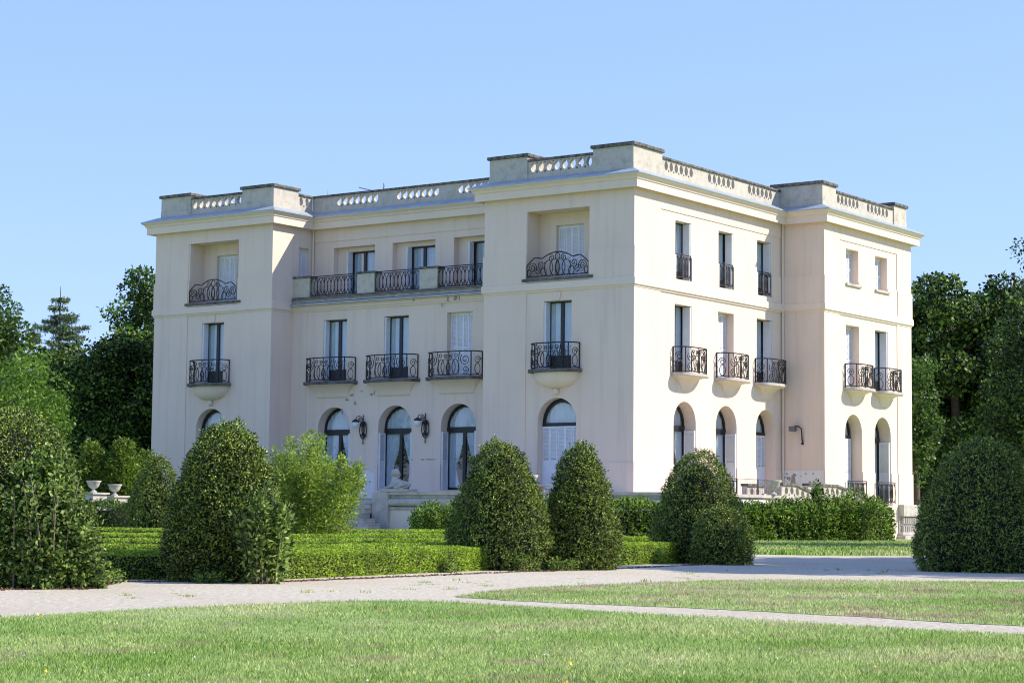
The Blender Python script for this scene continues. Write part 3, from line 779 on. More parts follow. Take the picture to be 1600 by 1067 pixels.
def lathe_core(prof, n=22, s=.90):
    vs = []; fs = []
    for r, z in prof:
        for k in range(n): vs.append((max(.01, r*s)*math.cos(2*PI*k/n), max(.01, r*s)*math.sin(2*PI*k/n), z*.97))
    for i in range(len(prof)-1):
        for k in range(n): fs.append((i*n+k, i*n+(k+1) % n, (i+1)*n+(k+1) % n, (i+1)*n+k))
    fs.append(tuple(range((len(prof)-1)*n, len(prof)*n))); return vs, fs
TOP = [(0, .86), (.05, .93), (.15, .99), (.25, 1.0), (.4, .93), (.55, .82), (.7, .68), (.82, .55), (.9, .43), (.95, .32), (.985, .18), (1, .02)]
def topiary(px, D, r0, H, label, seed, n=46000, prof=TOP, mat='yew', name='clipped_yew', cat='topiary', group='clipped yew topiary cones', leaf=(.042, .017), lump=.055, loc=None, squash=1.0, shag=.09):
    n = int(n*1.05); r0 -= .045; H -= .03; x, y = loc or at(px, D); o = empty(name, (x, y, float(gz(x, y))), label, cat, group)
    zt = np.array([p[0] for p in prof]); rt = np.array([p[1] for p in prof])
    zz = np.linspace(0, 1, 400); rr = np.interp(zz, zt, rt)*r0
    ds = np.sqrt(np.diff(rr)**2+(np.diff(zz)*H)**2); cum = np.concatenate([[0], np.cumsum(ds*(rr[1:]+rr[:-1])/2+1e-6)]); cum /= cum[-1]
    z = np.interp(RNG.uniform(0, 1, n), cum, zz); r = np.interp(z, zz, rr); th = RNG.uniform(0, 2*PI, n)
    sl_ = -np.interp(z, zz, np.gradient(rr, zz*H))
    Nn = unit(np.stack([np.cos(th), np.sin(th), sl_], 1)); X = np.stack([r*np.cos(th), r*np.sin(th)*squash, z*H], 1)
    L = lumps(X*1.0, 3.2, seed)*lump + lumps(X, 10, seed+5)*lump*.95 + lumps(X, 27, seed+9)*lump*.8
    dep = -np.abs(RNG.normal(0, shag*.9, n))+shag*.45
    X = X+Nn*(L+dep)[:, None]*(1.0)
    X[:, 2] = np.maximum(X[:, 2], .01)
    ax_ = unit(Nn*.6+np.array([0, 0, .35])+RNG.normal(size=(n, 3))*.5)     # sprig axes, several needles each
    k_ = 5; ax_ = np.repeat(ax_[:n//k_], k_, 0); X = np.repeat(X[:n//k_], k_, 0); tq = np.tile(np.linspace(0, 1, k_), n//k_)
    n = len(X); X = X+ax_*(tq*leaf[0]*1.5)[:, None]; T = unit(ax_*.6+RNG.normal(size=(n, 3))*.55); X[:, 2] = np.maximum(X[:, 2], .01)
    prof2 = [(np.interp(z_, zt, rt)*r0-shag*1.25-.03, z_*H) for z_ in np.linspace(0, .97, 14)]
    prof2 = [(max(.02, a_), b__-shag*.6*(b__/H)) for a_, b__ in prof2]
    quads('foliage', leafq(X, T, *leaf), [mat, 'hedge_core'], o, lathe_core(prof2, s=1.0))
    return o
def sprigs(o, n, rx, ry, z0, z1, leaf, mat, seed, name='shoots', stems=26, spread=.5):
    """upright leafy shoots growing from the base"""
    r = random.Random(seed); V = []; st = MB()
    for i in range(stems):
        q = r.uniform(0, 2*PI); k = math.sqrt(r.random()); bx_, by_ = rx*k*math.cos(q)*.6, ry*k*math.sin(q)*.6
        hh = z0+(z1-z0)*(1-.45*k*k)*r.uniform(.62, 1); ex, ey = bx_+rx*spread*k*math.cos(q)+r.uniform(-.1, .1), by_+ry*spread*k*math.sin(q)+r.uniform(-.1, .1)
        pts = [(bx_+(ex-bx_)*t_**1.5, by_+(ey-by_)*t_**1.5, hh*t_) for t_ in (0, .25, .5, .75, 1)]
        st.tube(pts, [.012, .010, .008, .005, .003], 4)
        m_ = n//stems; tt = RNG.uniform(.06, 1, m_)**.8; Pn = np.array([[np.interp(t_, (0, .25, .5, .75, 1), [p[c] for p in pts]) for c in range(3)] for t_ in tt])
        wdt = (.04+.30*(1-tt)**.6*min(1, rx))[:, None]
        off = RNG.normal(size=(m_, 3))*wdt*.55; Pn = Pn+off; Pn[:, 2] = np.maximum(Pn[:, 2], .02)
        T = unit(off*2/np.maximum(.02, wdt)+RNG.normal(size=(m_, 3))*.6+np.array([0, 0, .5])); V.append(leafq(Pn, T, *leaf))
    quads('foliage', np.concatenate(V), mat, o); st.build('stem', 'twig', o)
def tree(name, px, D, H, crown, label, mat, seed, clumps=70, per=650, leaf=(.26, .15), cz=None, group=None, trunk=True, cr=(.9, 1.7), cat='tree', loc=None, low=.25):
    """crown = (rx, rz): clumps of leaves through an uneven ellipsoid, on a forked trunk"""
    x, y = loc or at(px, D); o = empty(name, (x, y, float(gz(x, y))), label, cat, group)
    r = np.random.default_rng(seed); rx, rz = crown; cz = cz if cz is not None else H-rz
    d_ = unit(r.normal(size=(clumps, 3))); rad = r.uniform(.25, 1, clumps)**.45
    C = d_*rad[:, None]*np.array([rx, rx, rz])*(1+.12*r.normal(size=clumps))[:, None]; C[:, 2] += cz
    C = C[C[:, 2] > low]; R_ = r.uniform(cr[0], cr[1], len(C))
    V = []
    for c0, r0 in zip(C, R_):
        n = int(per*(r0/1.3)**2); u = unit(r.normal(size=(n, 3))); Pn = c0+u*(r0*r.uniform(.55, 1.0, n)**.5)[:, None]*np.array([1, 1, .72])
        Pn += r.normal(size=(n, 3))*.10; Pn = Pn[Pn[:, 2] > .1]; u = unit(Pn-c0)
        T = unit(u*.5+r.normal(size=(len(Pn), 3))*.8+np.array([0, 0, -.2])); V.append(leafq(Pn, T, *leaf))
    quads('crown', np.concatenate(V), mat, o)
    if trunk:
        t_ = MB(); tr_ = .022*H; t_.tube([(0, 0, -.1), (.05, .03, H*.2), (-.05, 0, H*.45), (0, .05, H*.8)], [tr_*1.5, tr_, tr_*.75, tr_*.25], 9)
        for i in r.choice(len(C), min(12, len(C)), False):
            z0 = min(C[i][2]*.75, H*.6); t_.tube([(0, 0, z0), tuple(C[i]*np.array([.5, .5, 1])*.97+np.array([0, 0, -.1])), tuple(C[i])], [tr_*.5, tr_*.3, tr_*.1], 5)
        t_.build('trunk', 'bark', o, smooth=True)
    return o
def hedge(name, pts, wd, H, label, mat, seed, dens=2600, leaf=(.036, .024), lump=.03, cat='hedge', group=None, shag=.03, zvar=0):
    """clipped hedge along a polyline; pts = [(x, y)], wd thickness behind the line"""
    P0 = np.array(pts, float); seg = np.diff(P0, axis=0); ln = np.linalg.norm(seg, axis=1); nrm = np.stack([-seg[:, 1], seg[:, 0]], 1)/ln[:, None]
    # offset towards the far side of the camera
    V = []; Pall = []; Nall = []
    vn = np.array([nrm[max(0, i-1)]+nrm[min(len(nrm)-1, i)] for i in range(len(P0))]); vn /= np.linalg.norm(vn, axis=1)[:, None]
    for i in range(len(seg)):
        f = P0[i]; l_ = ln[i]
        for kind, area in (('front', l_*H), ('top', l_*wd), ('back', l_*H*.25)):
            n = int(area*dens); s_ = RNG.uniform(0, 1, n); q = P0[i]*(1-s_)[:, None]+P0[i+1]*s_[:, None]; nn = vn[i]*(1-s_)[:, None]+vn[i+1]*s_[:, None]
            if kind == 'top': w_ = RNG.uniform(0, wd, n); z = np.full(n, H); N3 = np.tile([0, 0, 1.], (n, 1))
            elif kind == 'front': w_ = np.zeros(n); z = RNG.uniform(0, H, n); N3 = np.concatenate([-nn, np.full((n, 1), .15)], 1)
            else: w_ = np.full(n, wd); z = RNG.uniform(H*.6, H, n); N3 = np.concatenate([nn, np.full((n, 1), .15)], 1)
            xy = q+nn*w_[:, None]; Pall.append(np.concatenate([xy, z[:, None]], 1)); Nall.append(N3)
    for e_ in (0, -1):
        n = int(wd*H*dens); w_ = RNG.uniform(0, wd, n); sgn = -1 if e_ == 0 else 1
        dr = seg[e_]/ln[e_]*sgn; xy = P0[e_]+vn[e_]*w_[:, None]; Pall.append(np.concatenate([xy, RNG.uniform(0, H, n)[:, None]], 1)); Nall.append(np.tile([dr[0], dr[1], .1], (n, 1)))
    X = np.concatenate(Pall); Nn = unit(np.concatenate(Nall)); n = len(X)
    mid = P0.mean(0); Xl = X-np.array([mid[0], mid[1], 0])
    zz = Xl[:, 2]*(1+zvar*lumps(Xl*np.array([1, 1, 0]), .9, seed+3)); Xl[:, 2] = zz
    Xl = Xl+Nn*(lumps(Xl, 3, seed)*lump+lumps(Xl, 13, seed+1)*lump*.6-np.abs(RNG.normal(0, shag, n))+shag*.4)[:, None]
    Xl[:, 2] = np.maximum(Xl[:, 2], .01)
    T = unit(Nn*.6+np.array([0, 0, .3])+RNG.normal(size=(n, 3))*.7)
    ins = shag*1.6+.03; k = len(P0); cv = []; cf = []
    for j in range(k):
        a3 = P0[j]+vn[j]*ins-mid; b3 = P0[j]+vn[j]*(wd-ins)-mid
        if j == 0: a3 = a3+seg[0]/ln[0]*ins; b3 = b3+seg[0]/ln[0]*ins
        if j == k-1: a3 = a3-seg[-1]/ln[-1]*ins; b3 = b3-seg[-1]/ln[-1]*ins
        hc = H*(1-abs(zvar)*.6)-ins
        cv += [(a3[0], a3[1], 0), (a3[0], a3[1], hc), (b3[0], b3[1], hc), (b3[0], b3[1], 0)]
    for j in range(k-1): cf += [(j*4+i, (j+1)*4+i, (j+1)*4+i+1, j*4+i+1) for i in range(3)]
    cf += [(0, 1, 2, 3), tuple((k-1)*4+i for i in (3, 2, 1, 0))]
    o = empty(name, (mid[0], mid[1], float(gz(*mid))), label, cat, group)
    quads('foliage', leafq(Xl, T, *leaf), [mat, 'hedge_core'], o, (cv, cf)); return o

# ---- yew topiary
T = topiary
T(4, 26.2, 1.20, 2.18, 'big clipped yew cone overgrown with pale bramble at the left edge of the garden', 21, 80000, lump=.08)
T(357, 28.9, .84, 2.17, 'tall dark clipped yew with a pale elder sapling on its right side', 22, 80000)
T(248, 46, .66, 2.25, 'small round-topped yew cone with orange dead twigs behind the left part of the box parterre', 23, 36000)
T(783, 37.0, .90, 2.3, 'clipped yew cone with browned lower right side, ending the long box hedge', 24, 56000)
T(909, 37.6, .72, 2.27, 'slim clipped yew cone in front of the closed white arched shutters', 25, 52000)
T(1092, 44.6, 1.02, 2.37, 'clipped yew cone before the sunlit facade, low dark yew at its foot', 26, 56000)
T(1128, 43.0, .62, 1.22, 'low rounded yew in the shade at the right foot of a taller yew cone', 27, 26000, prof=[(0, .95), (.3, 1), (.55, .93), (.75, .75), (.9, .48), (.97, .25), (1, .05)])
T(1537, 39.0, 1.28, 2.52, 'huge dark yew cone in deep shade at the right side of the gravel path', 28, 76000)
# pale climbers on the yews
def climber(px, D, rx, z0, z1, n, label, mat, seed, leaf, name, cat, stems=24, spread=.5, loc=None, group=None):
    x, y = loc or at(px, D); o = empty(name, (x, y, float(gz(x, y))), label, cat, group); sprigs(o, n, rx, rx, z0, z1, leaf, mat, seed, stems=stems, spread=spread); return o
T(74, 25.6, .58, 1.56, 'rounded mound of pale green bramble on the right side of the big yew cone', 31, 40000, TOP, 'ivy', 'bramble', 'bramble', None, (.062, .036), .13, shag=.22)
climber(84, 25.2, .30, .9, 1.58, 900, 'long bramble shoots arching off the rounded bramble mound', 'ivy', 37, (.07, .04), 'bramble_shoots', 'bramble', 9, 1.0)
climber(20, 25.2, .5, .5, 1.3, 1200, 'thin bramble shoots on the front of the big yew cone', 'ivy', 36, (.06, .035), 'bramble', 'bramble', 8, .35)
climber(418, 27.9, .32, .5, 1.45, 4200, 'pale elder sapling growing against the right side of the tall dark yew', 'ivy', 32, (.10, .035), 'elder_sapling', 'sapling', 16, .6)
climber(486, 43, .92, 1.0, 2.75, 26000, 'bright yellow-green feathery shrub in front of the stone steps', 'lime', 33, (.085, .035), 'feathery_shrub', 'shrub', 60, .75)
climber(690, 60, .85, .4, 1.35, 16000, 'scruffy green shrub at the foot of the terrace wall beside the steps', 'privet', 34, (.07, .04), 'scruffy_shrub', 'shrub', 50, .4)
for i, (px, D, hh, lb) in enumerate([(820, 36.2, .30, 'leafy weed clump at the right foot of the browned yew'), (884, 36.6, .30, 'leafy weed clump at the foot of the slim yew'), (700, 34.5, .22, 'small weed tuft at the gravel edge before the long box hedge'), (332, 27.9, .10, 'small weed tuft on the gravel in front of the tall dark yew'), (170, 27.2, .20, 'small weed tuft on the gravel beside the big yew cone'), (945, 37.5, .38, 'leafy weeds where the slim yew meets the short box hedge')]):
    climber(px, D, .16+.3*hh, .05, hh, 700, lb, 'privet', 50+i, (.045, .022), 'weed', 'weed', 10, .4)
# ---- box hedges of the parterre
fr_line = [at(140, 29.2), at(300, 29.2), at(450, 29.9), at(620, 33.0), at(720, 35.2), at(830, 38.2)]
hedge('box_hedge', fr_line, .75, .40, 'long low box hedge with brownish stripes bordering the gravel path', 'box', 41, 3600, (.03, .02), .02, group='box hedges of the parterre')
hedge('box_hedge', [at(925, 41.0), at(1000, 42.2), at(1085, 44.6)], .7, .43, 'short low box hedge running from the slim yew to the yew by the shaded path', 'box', 42, 2600, (.034, .023), .02, group='box hedges of the parterre')
rows = [(2.3, 130, 720, 'second box row from the gravel, right behind the long front hedge'), (4.8, 120, 715, 'third box row from the gravel, in the middle of the parterre'), (8.5, 110, 712, 'fourth box row from the gravel, in the back half of the parterre'), (13.5, 100, 715, 'rearmost box row of the parterre, nearest the stone steps')]
for i, (dd, p0, p1, lb) in enumerate(rows):
    base = [(130, 29.4), (300, 29.4), (450, 30), (620, 33), (720, 35)]
    hedge('box_hedge', [at(px, D0+dd) for px, D0 in base], [.7, .7, .8, .8][i], [.44, .50, .56, .62][i], lb, 'box', 43+i, 2300, (.032, .022), .012, group='box hedges of the parterre', shag=.014)
hedge('box_hedge', [at(925, 49.5), at(1040, 51)], .8, .47, 'short box row behind the slim yew, seen through the gap', 'box', 48, 1500, (.042, .028), .03, group='box hedges of the parterre')
hedge('privet_hedge', [at(880, 63), at(1060, 65)], 1.0, 1.28, 'loose green hedge below the shaded side of the stone terrace', 'privet', 49, 800, (.085, .055), .13, zvar=.05, shag=.10)
hedge('privet_hedge', [at(1135, 69.5), at(1230, 71), at(1320, 73), at(1394, 75.5)], 1.5, 1.20, 'wide shaggy privet hedge in the sun before the right wing', 'privet', 51, 1050, (.10, .06), .22, zvar=.09, shag=.15)
climber(1335, 74, 1.15, 1.0, 1.95, 9000, 'taller shoots growing out of the shaggy privet hedge', 'privet', 55, (.09, .05), 'privet_shoots', 'shrub', 40, .5)
climber(1268, 73, .55, 1.2, 2.35, 2600, 'thin sapling poking above the shaggy hedge before the sloping balustrade', 'ivy', 56, (.12, .06), 'sapling', 'sapling', 9, .6)
hedge('dark_hedge', [at(135, 62), at(245, 62)], 1.5, 1.12, 'dark shaded hedge below the two stone urns', 'tree_mid', 52, 700, (.08, .05), .1, zvar=.06, shag=.08)
# ---- small thujas
TH = [(0, .8), (.2, .97), (.4, 1), (.6, .93), (.78, .75), (.9, .5), (.97, .28), (1, .04)]
for i, (px, D, r0, H, lb) in enumerate([(147, 68, .52, 3.08, 'yellow-green thuja behind the taller stone urn'), (193, 68, .62, 3.15, 'green thuja behind the lower stone urn, beside the house'), (84, 66, .60, 3.20, 'pale thuja half hidden behind the overgrown big yew cone'), (228, 72, .45, 2.95, 'thuja tip squeezed between the house and its neighbour')]):
    T(px, D, r0, H, lb, 60+i, 13000, TH, 'thuja', 'thuja', 'thuja', 'round-topped thujas beside the house', (.12, .05), .07, shag=.12)
# ---- grass
def blades(name, n, pxr, yr, poly, hgt, wdt, label, mat='grass'):
    px = RNG.uniform(*pxr, n); y = RNG.uniform(*yr, n); D = .9*FPX/(y-(811.2+(px-800)*.0097))
    X = CAM.x+(Fh.x+Rh.x*(px-800)/FPX)*D; Y = CAM.y+(Fh.y+Rh.y*(px-800)/FPX)*D
    keep = np.array([in_poly((a_, b__), poly) for a_, b__ in zip(X, Y)]); X, Y, D = X[keep], Y[keep], D[keep]; n = len(X)
    B = np.stack([X, Y, gz(X, Y)+.004], 1); L = lumps(B*np.array([1, 1, 0]), 1.1, 77)
    hh = hgt*RNG.uniform(.45, 1.15, n)*(1+.35*L); q = RNG.uniform(0, 2*PI, n); lean = RNG.uniform(0, .6, n)*hh
    sd = np.stack([np.cos(q), np.sin(q), np.zeros(n)], 1); ld = np.stack([np.cos(q*7.3), np.sin(q*7.3), np.zeros(n)], 1)
    w_ = (wdt*RNG.uniform(.7, 1.4, n))[:, None]; up = np.array([0, 0, 1.])
    V = np.stack([B-sd*w_*.5, B+sd*w_*.5, B+sd*w_*.28+ld*lean[:, None]*.35+up*hh[:, None]*.6, B+ld*lean[:, None]+up*hh[:, None]], 1)
    return tag(quads(name, V, mat), label, 'grass', kind='stuff')
blades('grass', 400000, (-60, 1660), (930, 1110), near_poly, .034, .0042, 'short sunlit lawn grass in the foreground')
blades('grass', 130000, (690, 1660), (903, 982), isl_poly, .030, .0065, 'short patchy lawn grass between the two gravel paths', 'grass_dry')
strip = [at(1150, 53.9), at(1300, 53.4), at(1430, 53.9), at(1620, 54.5), at(1620, 80), at(1130, 72)]
px_ = RNG.uniform(1140, 1620, 42000); D_ = RNG.uniform(53.5, 78, 42000)
def strip_blades():
    X = CAM.x+(Fh.x+Rh.x*(px_-800)/FPX)*D_; Y = CAM.y+(Fh.y+Rh.y*(px_-800)/FPX)*D_; keep = np.array([in_poly(p, strip) for p in zip(X, Y)])
    X, Y = X[keep], Y[keep]; n = len(X); B = np.stack([X, Y, gz(X, Y)+.002], 1); hh = RNG.uniform(.05, .13, n); q = RNG.uniform(0, 6.3, n)
    sd = np.stack([np.cos(q), np.sin(q), 0*q], 1); up = np.array([0, 0, 1.]); ld = np.stack([np.cos(q*5), np.sin(q*5), 0*q], 1)
    V = np.stack([B-sd*.014, B+sd*.014, B+sd*.008+up*hh[:, None]*.6+ld*.01, B+ld*hh[:, None]*.4+up*hh[:, None]], 1)
    tag(quads('grass', V, 'grass'), 'bright grass strip before the shaggy privet hedge', 'grass', kind='stuff')
strip_blades()

# ------------------------------------------------------------------ terrace and stairs
TX, TY0, TY1, TZ = -3.5, -3.9, 9.0, 1.92
tr = empty('stone_terrace', (TX, 0, 0), 'weathered stone terrace wall with rounded moulding running round the corner of the mansion', 'terrace wall')
def put(mb, name, mat, root, **kw):
    ox, oy, oz = root.location; mb.v = [(x-ox, y-oy, z-oz) for x, y, z in mb.v]; return mb.build(name, mat, root, **kw)
tf = [(TX, TY0), (TX, TY1), (-.05, TY1), (-.05, -.05), (5.0, -.05), (5.0, TY0)]
q = MB(); q.add([(x, y, z) for z in (0, 1.30) for x, y in tf], [(i, (i+1) % 6, (i+1) % 6+6, i+6) for i in range(6)]); put(q, 'wall', 'stucco_plain', tr)
q = MB(); ring(q, tf, [(-.3, 1.22), (.03, 1.22), (.06, 1.27), (.06, 1.31), (.03, 1.34), (-.3, 1.34)], segs=[0, 4, 5]); put(q, 'moulding', 'stone', tr)
prof = [(-.3, 1.34)]+[(.02+.14*math.cos(t_), 1.52+.15*math.sin(t_)) for t_ in [(-.5+i/8)*PI for i in range(9)]]+[(-.3, 1.68)]
q = MB(); ring(q, tf, prof, segs=[0, 4, 5]); put(q, 'rounded_moulding', 'stone', tr, smooth=False)
q = MB(); ring(q, tf, [(-.4, 1.675), (-.02, 1.675), (-.02, 1.79), (.10, 1.81), (.10, 1.92), (-.4, 1.92)], segs=[0, 4, 5]); put(q, 'coping', 'stone', tr)
q = MB(); q.box(TX+.38, 0-.05, TY0+.38, TY1, 1.6, 1.86); q.box(-.05, 4.98, TY0+.38, -.05, 1.6, 1.855); put(q, 'paving', 'stone', tr)
pd = MB(); pd.box(TX-.16, TX+.75, 9.0, 9.80, 0, 1.90); put(pd, 'pedestal', 'stone', tr, bevel=.015)
q = MB(); q.box(1.2, 3.3, TY0-.13, TY0-.101, 1.30, 1.72); put(q, 'panel', 'patch_white', tr)
st = empty('garden_steps', (-3.4, 12, 0), 'flight of worn stone steps climbing to the mansion beside the sphinx pedestal', 'steps')
for i in range(8):
    z1 = 1.68-.20*i; xf = -3.4-.36*i; yr_ = 9.81-(0 if i < 4 else .55*(i-3))
    q = MB(); q.box(xf, xf+(.75 if i else 4.7), yr_, 16.5, z1-.20, z1-.045); q.box(xf-.03, xf+(.75 if i else 4.7), yr_-.02, 16.5, z1-.044, z1)
    put(q, 'step', 'step', st, bevel=.012)
q = MB(); q.box(-3.35, D1-.06, 9.81, 16.5, 0, 1.45); put(q, 'landing', 'stone', st)
# south stair with sloping balustrades
def slope_bal(fr, pts, hz, label, th=.22):
    """pts = [(u, ztop)] ; stone balustrade with vase-shaped gaps following the slope"""
    u0, u1 = pts[0][0], pts[-1][0]; fz = lambda u: float(np.interp(u, [p[0] for p in pts], [p[1] for p in pts]))
    cx_, cy_, _ = P(fr, u0, 0, 0); o = empty('stair_balustrade', (cx_, cy_, 0), label, 'balustrade', 'stone balustrades of the side stair')
    outer = [(u, fz(u)-.10) for u, _ in pts]; outer = [(u0, fz(u0)-hz), *[(u, fz(u)-hz) for u, _ in pts[1:]]]+outer[::-1]
    holes = []; n = int((u1-u0-.3)/.46)
    for i in range(n):
        cu = u0+.4+i*.46
        if cu+.16 > u1: break
        holes.append([(cu+.14*math.cos(2*PI*k/14), fz(cu+.14*math.cos(2*PI*k/14))-.30+.15*math.sin(2*PI*k/14)) for k in range(14)])
        if i: c2 = cu-.23; holes.append([(c2, fz(c2)-.55), (c2+.06, fz(c2+.06)-.47), (c2, fz(c2)-.39), (c2-.06, fz(c2-.06)-.47)])
        holes.append([(cu+.09*math.cos(2*PI*k/10), fz(cu+.09*math.cos(2*PI*k/10))-.66+.13*math.sin(2*PI*k/10)) for k in range(10)])
    rv, fs = cdt(outer, holes); q = MB()
    for oo in (0, -th): q.add([P(fr, u, oo, z) for u, z in rv], fs)
    for hl in holes+[outer]:
        m_ = len(hl)
        for i in range(m_):
            a2, b2 = hl[i], hl[(i+1) % m_]; q.add([P(fr, a2[0], 0, a2[1]), P(fr, b2[0], 0, b2[1]), P(fr, b2[0], -th, b2[1]), P(fr, a2[0], -th, a2[1])], [(0, 1, 2, 3)])
    put(q, 'balusters', 'stone', o); q = MB()
    for i in range(len(pts)-1):
        (ua, za), (ub, zb_) = pts[i], pts[i+1]
        q.hexa([P(fr, u, oo, z) for dz_ in (-.097, 0) for u, z, oo in ((ua, za+dz_, .06), (ub, zb_+dz_, .06), (ub, zb_+dz_, -th-.06), (ua, za+dz_, -th-.06))])
    put(q, 'handrail', 'coping', o); return o
slope_bal(('B', -3.7), [(5.02, 2.42), (6.15, 2.42), (8.9, 1.90), (10.6, 1.2)], .95, 'stone balustrade with dark handrail, flat then sloping down, nearest the bowl urn')
slope_bal(('B', -2.35), [(9.9, 2.50), (12.5, 2.50), (15.4, 2.02), (17, 1.6)], .8, 'pale stone balustrade sloping down against the right wing')
slope_bal(('B', -3.0), [(3.5, 2.36), (4.9, 2.36)], .5, 'short piece of stone balustrade behind the wide bowl urn')
ss = empty('side_stair', (5, -3, 0), 'sunlit stone side stair behind the shaggy hedge', 'steps')
for i in range(9):
    q = MB(); q.box(5.02+(3.2 if i == 0 else 0), 8.4+.36*i, -3.45, -2.58, 1.9-.2*(i+1), 1.9-.2*i-.002) if i else q.box(5.02, 8.4, -3.45, -.05, 0, 1.88)
    put(q, 'step', 'stone', ss)
# iron rails on the terrace
def rail_thing(fr, u0, u1, z0, H, label):
    x, y, _ = P(fr, u0, 0, 0); o = oval_rail(fr, u0, u1, z0, H, 0, .15, .22, 'terrace_rail', .014); o.parent = None
    for v in o.data.vertices: v.co = v.co-Vector((x, y, z0))
    o.location = (x, y, z0); return tag(o, label, 'railing')
rail_thing(('B', -3.75), -1.6, 1.35, 1.92, .58, 'black ornate iron railing on the terrace right of the yew cone')
q = MB(); 
for u in (1.42, 3.06, 4.42): q.tube([(u, -3.72, 0), (u, -3.72, .60)], .022, 6)
for u0, u1 in ((1.42, 3.06), (3.06, 4.42)):
    q.tube([(u0, -3.72, .585), (u1, -3.72, .585)], .010, 4)
    for i in range(9): q.tube([(u0+(u1-u0)*(i+.5)/9, -3.72, 0), (u0+(u1-u0)*(i+.5)/9, -3.72, .58)], .004, 3)
o = q.build('wire_railing', 'iron'); o.location = (0, 0, 1.92); tag(o, 'thin black wire railing with posts round the wide bowl urn', 'railing')
# urns
URN = [(.17, 0), (.17, .05), (.10, .08), (.07, .14), (.09, .18), (.20, .24), (.27, .34), (.30, .46), (.36, .52), (.36, .56), (.30, .56), (.26, .50), (.05, .42)]
def urn(x, y, z, s_, label, ped=None, sz=1.0, g_='stone urns'):
    o = empty('stone_urn', (x, y, z), label, 'urn', g_); q = MB(); q.lathe([(r*s_, zz*s_*sz) for r, zz in URN], (0, 0, 0), 24); q.build('bowl', 'statue', o, smooth=True)
    if ped: q = MB(); q.box(-ped[0], ped[0], -ped[0], ped[0], -ped[1], -.06); q.box(-ped[0]-.06, ped[0]+.06, -ped[0]-.06, ped[0]+.06, -.058, 0); q.build('pedestal', 'stone', o, bevel=.01)
urn(-3.25, 2.62, 1.94, 1.1, 'white stone urn on the terrace coping beside the stone bench')
urn(3.80, -3.95, 1.93, 1.0, 'wide pale bowl urn standing in the sun on the terrace corner')
x, y = at(150, 64); urn(x, y, 1.60, .66, 'taller stone urn on a stepped pedestal in front of the yellow-green thuja', (.30, 1.6))
x, y = at(183, 67); urn(x, y, 1.54, .66, 'lower stone urn half sunk behind the dark hedge', (.30, 1.5))
q = empty('stone_bench', (-3.1, 1.75, 1.93), 'small stone bench on the terrace between two yew cones', 'bench')
k = MB(); k.box(-.25, .25, -.65, .60, .19, .27); k.build('seat', 'stone', q, bevel=.02)
for yy in (-.42, .30):
    k = MB(); k.box(-.17, .17, yy, yy+.13, 0, .188); k.build('leg', 'stone', q, bevel=.01)

# ---- sphinx statue
def skin(name, vs, es, rad, mat, parent, sub=2):
    me = bpy.data.meshes.new(name); me.from_pydata(vs, es, []); o = bpy.data.objects.new(name, me); link(o)
    md = o.modifiers.new('s', 'SKIN'); me.skin_vertices[0]
    for i, r in enumerate(rad): me.skin_vertices[0].data[i].radius = (r, r) if not isinstance(r, tuple) else r
    me.skin_vertices[0].data[0].use_root = True
    m2 = o.modifiers.new('u', 'SUBSURF'); m2.levels = sub; m2.render_levels = sub
    dg = bpy.context.evaluated_depsgraph_get(); me2 = bpy.data.meshes.new_from_object(o.evaluated_get(dg)); bpy.data.objects.remove(o)
    me2.name = name; me2.materials.clear(); me2.materials.append(M[mat]); me2.polygons.foreach_set('use_smooth', [True]*len(me2.polygons))
    o = bpy.data.objects.new(name, me2); return link(o, parent)
sp = empty('sphinx_statue', (-3.30, 8.78, 1.92), 'pale stone sphinx lying on the pedestal beside the garden steps', 'statue', rz=PI/2)
sv = [(-.44, 0, .34), (-.15, 0, .32), (.14, 0, .37), (.19, 0, .58), (.22, 0, .74), (.24, 0, .90),
      (.20, .14, .26), (.36, .15, .18), (.56, .14, .17), (.20, -.14, .26), (.36, -.15, .18), (.56, -.14, .17),
      (-.38, .18, .30), (-.16, .22, .18), (.06, .20, .165), (-.38, -.18, .30), (-.16, -.22, .18), (.06, -.20, .165)]
se = [(0, 1), (1, 2), (2, 3), (3, 4), (4, 5), (2, 6), (6, 7), (7, 8), (2, 9), (9, 10), (10, 11), (0, 12), (12, 13), (13, 14), (0, 15), (15, 16), (16, 17)]
sr_ = [.19, .15, .18, .10, .10, .10, .09, .06, .05, .09, .06, .05, .13, .07, .05, .13, .07, .05]
skin('body', sv, se, sr_, 'statue', sp)
skin('headdress', [(.18, 0, .93), (.11, 0, .80), (.06, 0, .64), (.04, 0, .50), (.14, .13, .66), (.14, -.13, .66)], [(0, 1), (1, 2), (2, 3), (1, 4), (1, 5)], [.135, .15, .14, .10, .07, .07], 'statue', sp)
q = MB(); q.lathe([(.01, -.02), (.018, 0), (.01, .025)], (.355, 0, .83), 8); q.build('nose', 'statue', sp, smooth=True)
q = MB(); q.tube([(-.58, .06, .26), (-.62, .20, .18), (-.45, .30, .15), (-.25, .31, .15)], [.03, .03, .025, .035], 7); q.build('tail', 'statue', sp, smooth=True)
q = MB(); q.box(-.70, .66, -.34, .34, 0, .12); q.build('plinth', 'stone', sp, bevel=.02)

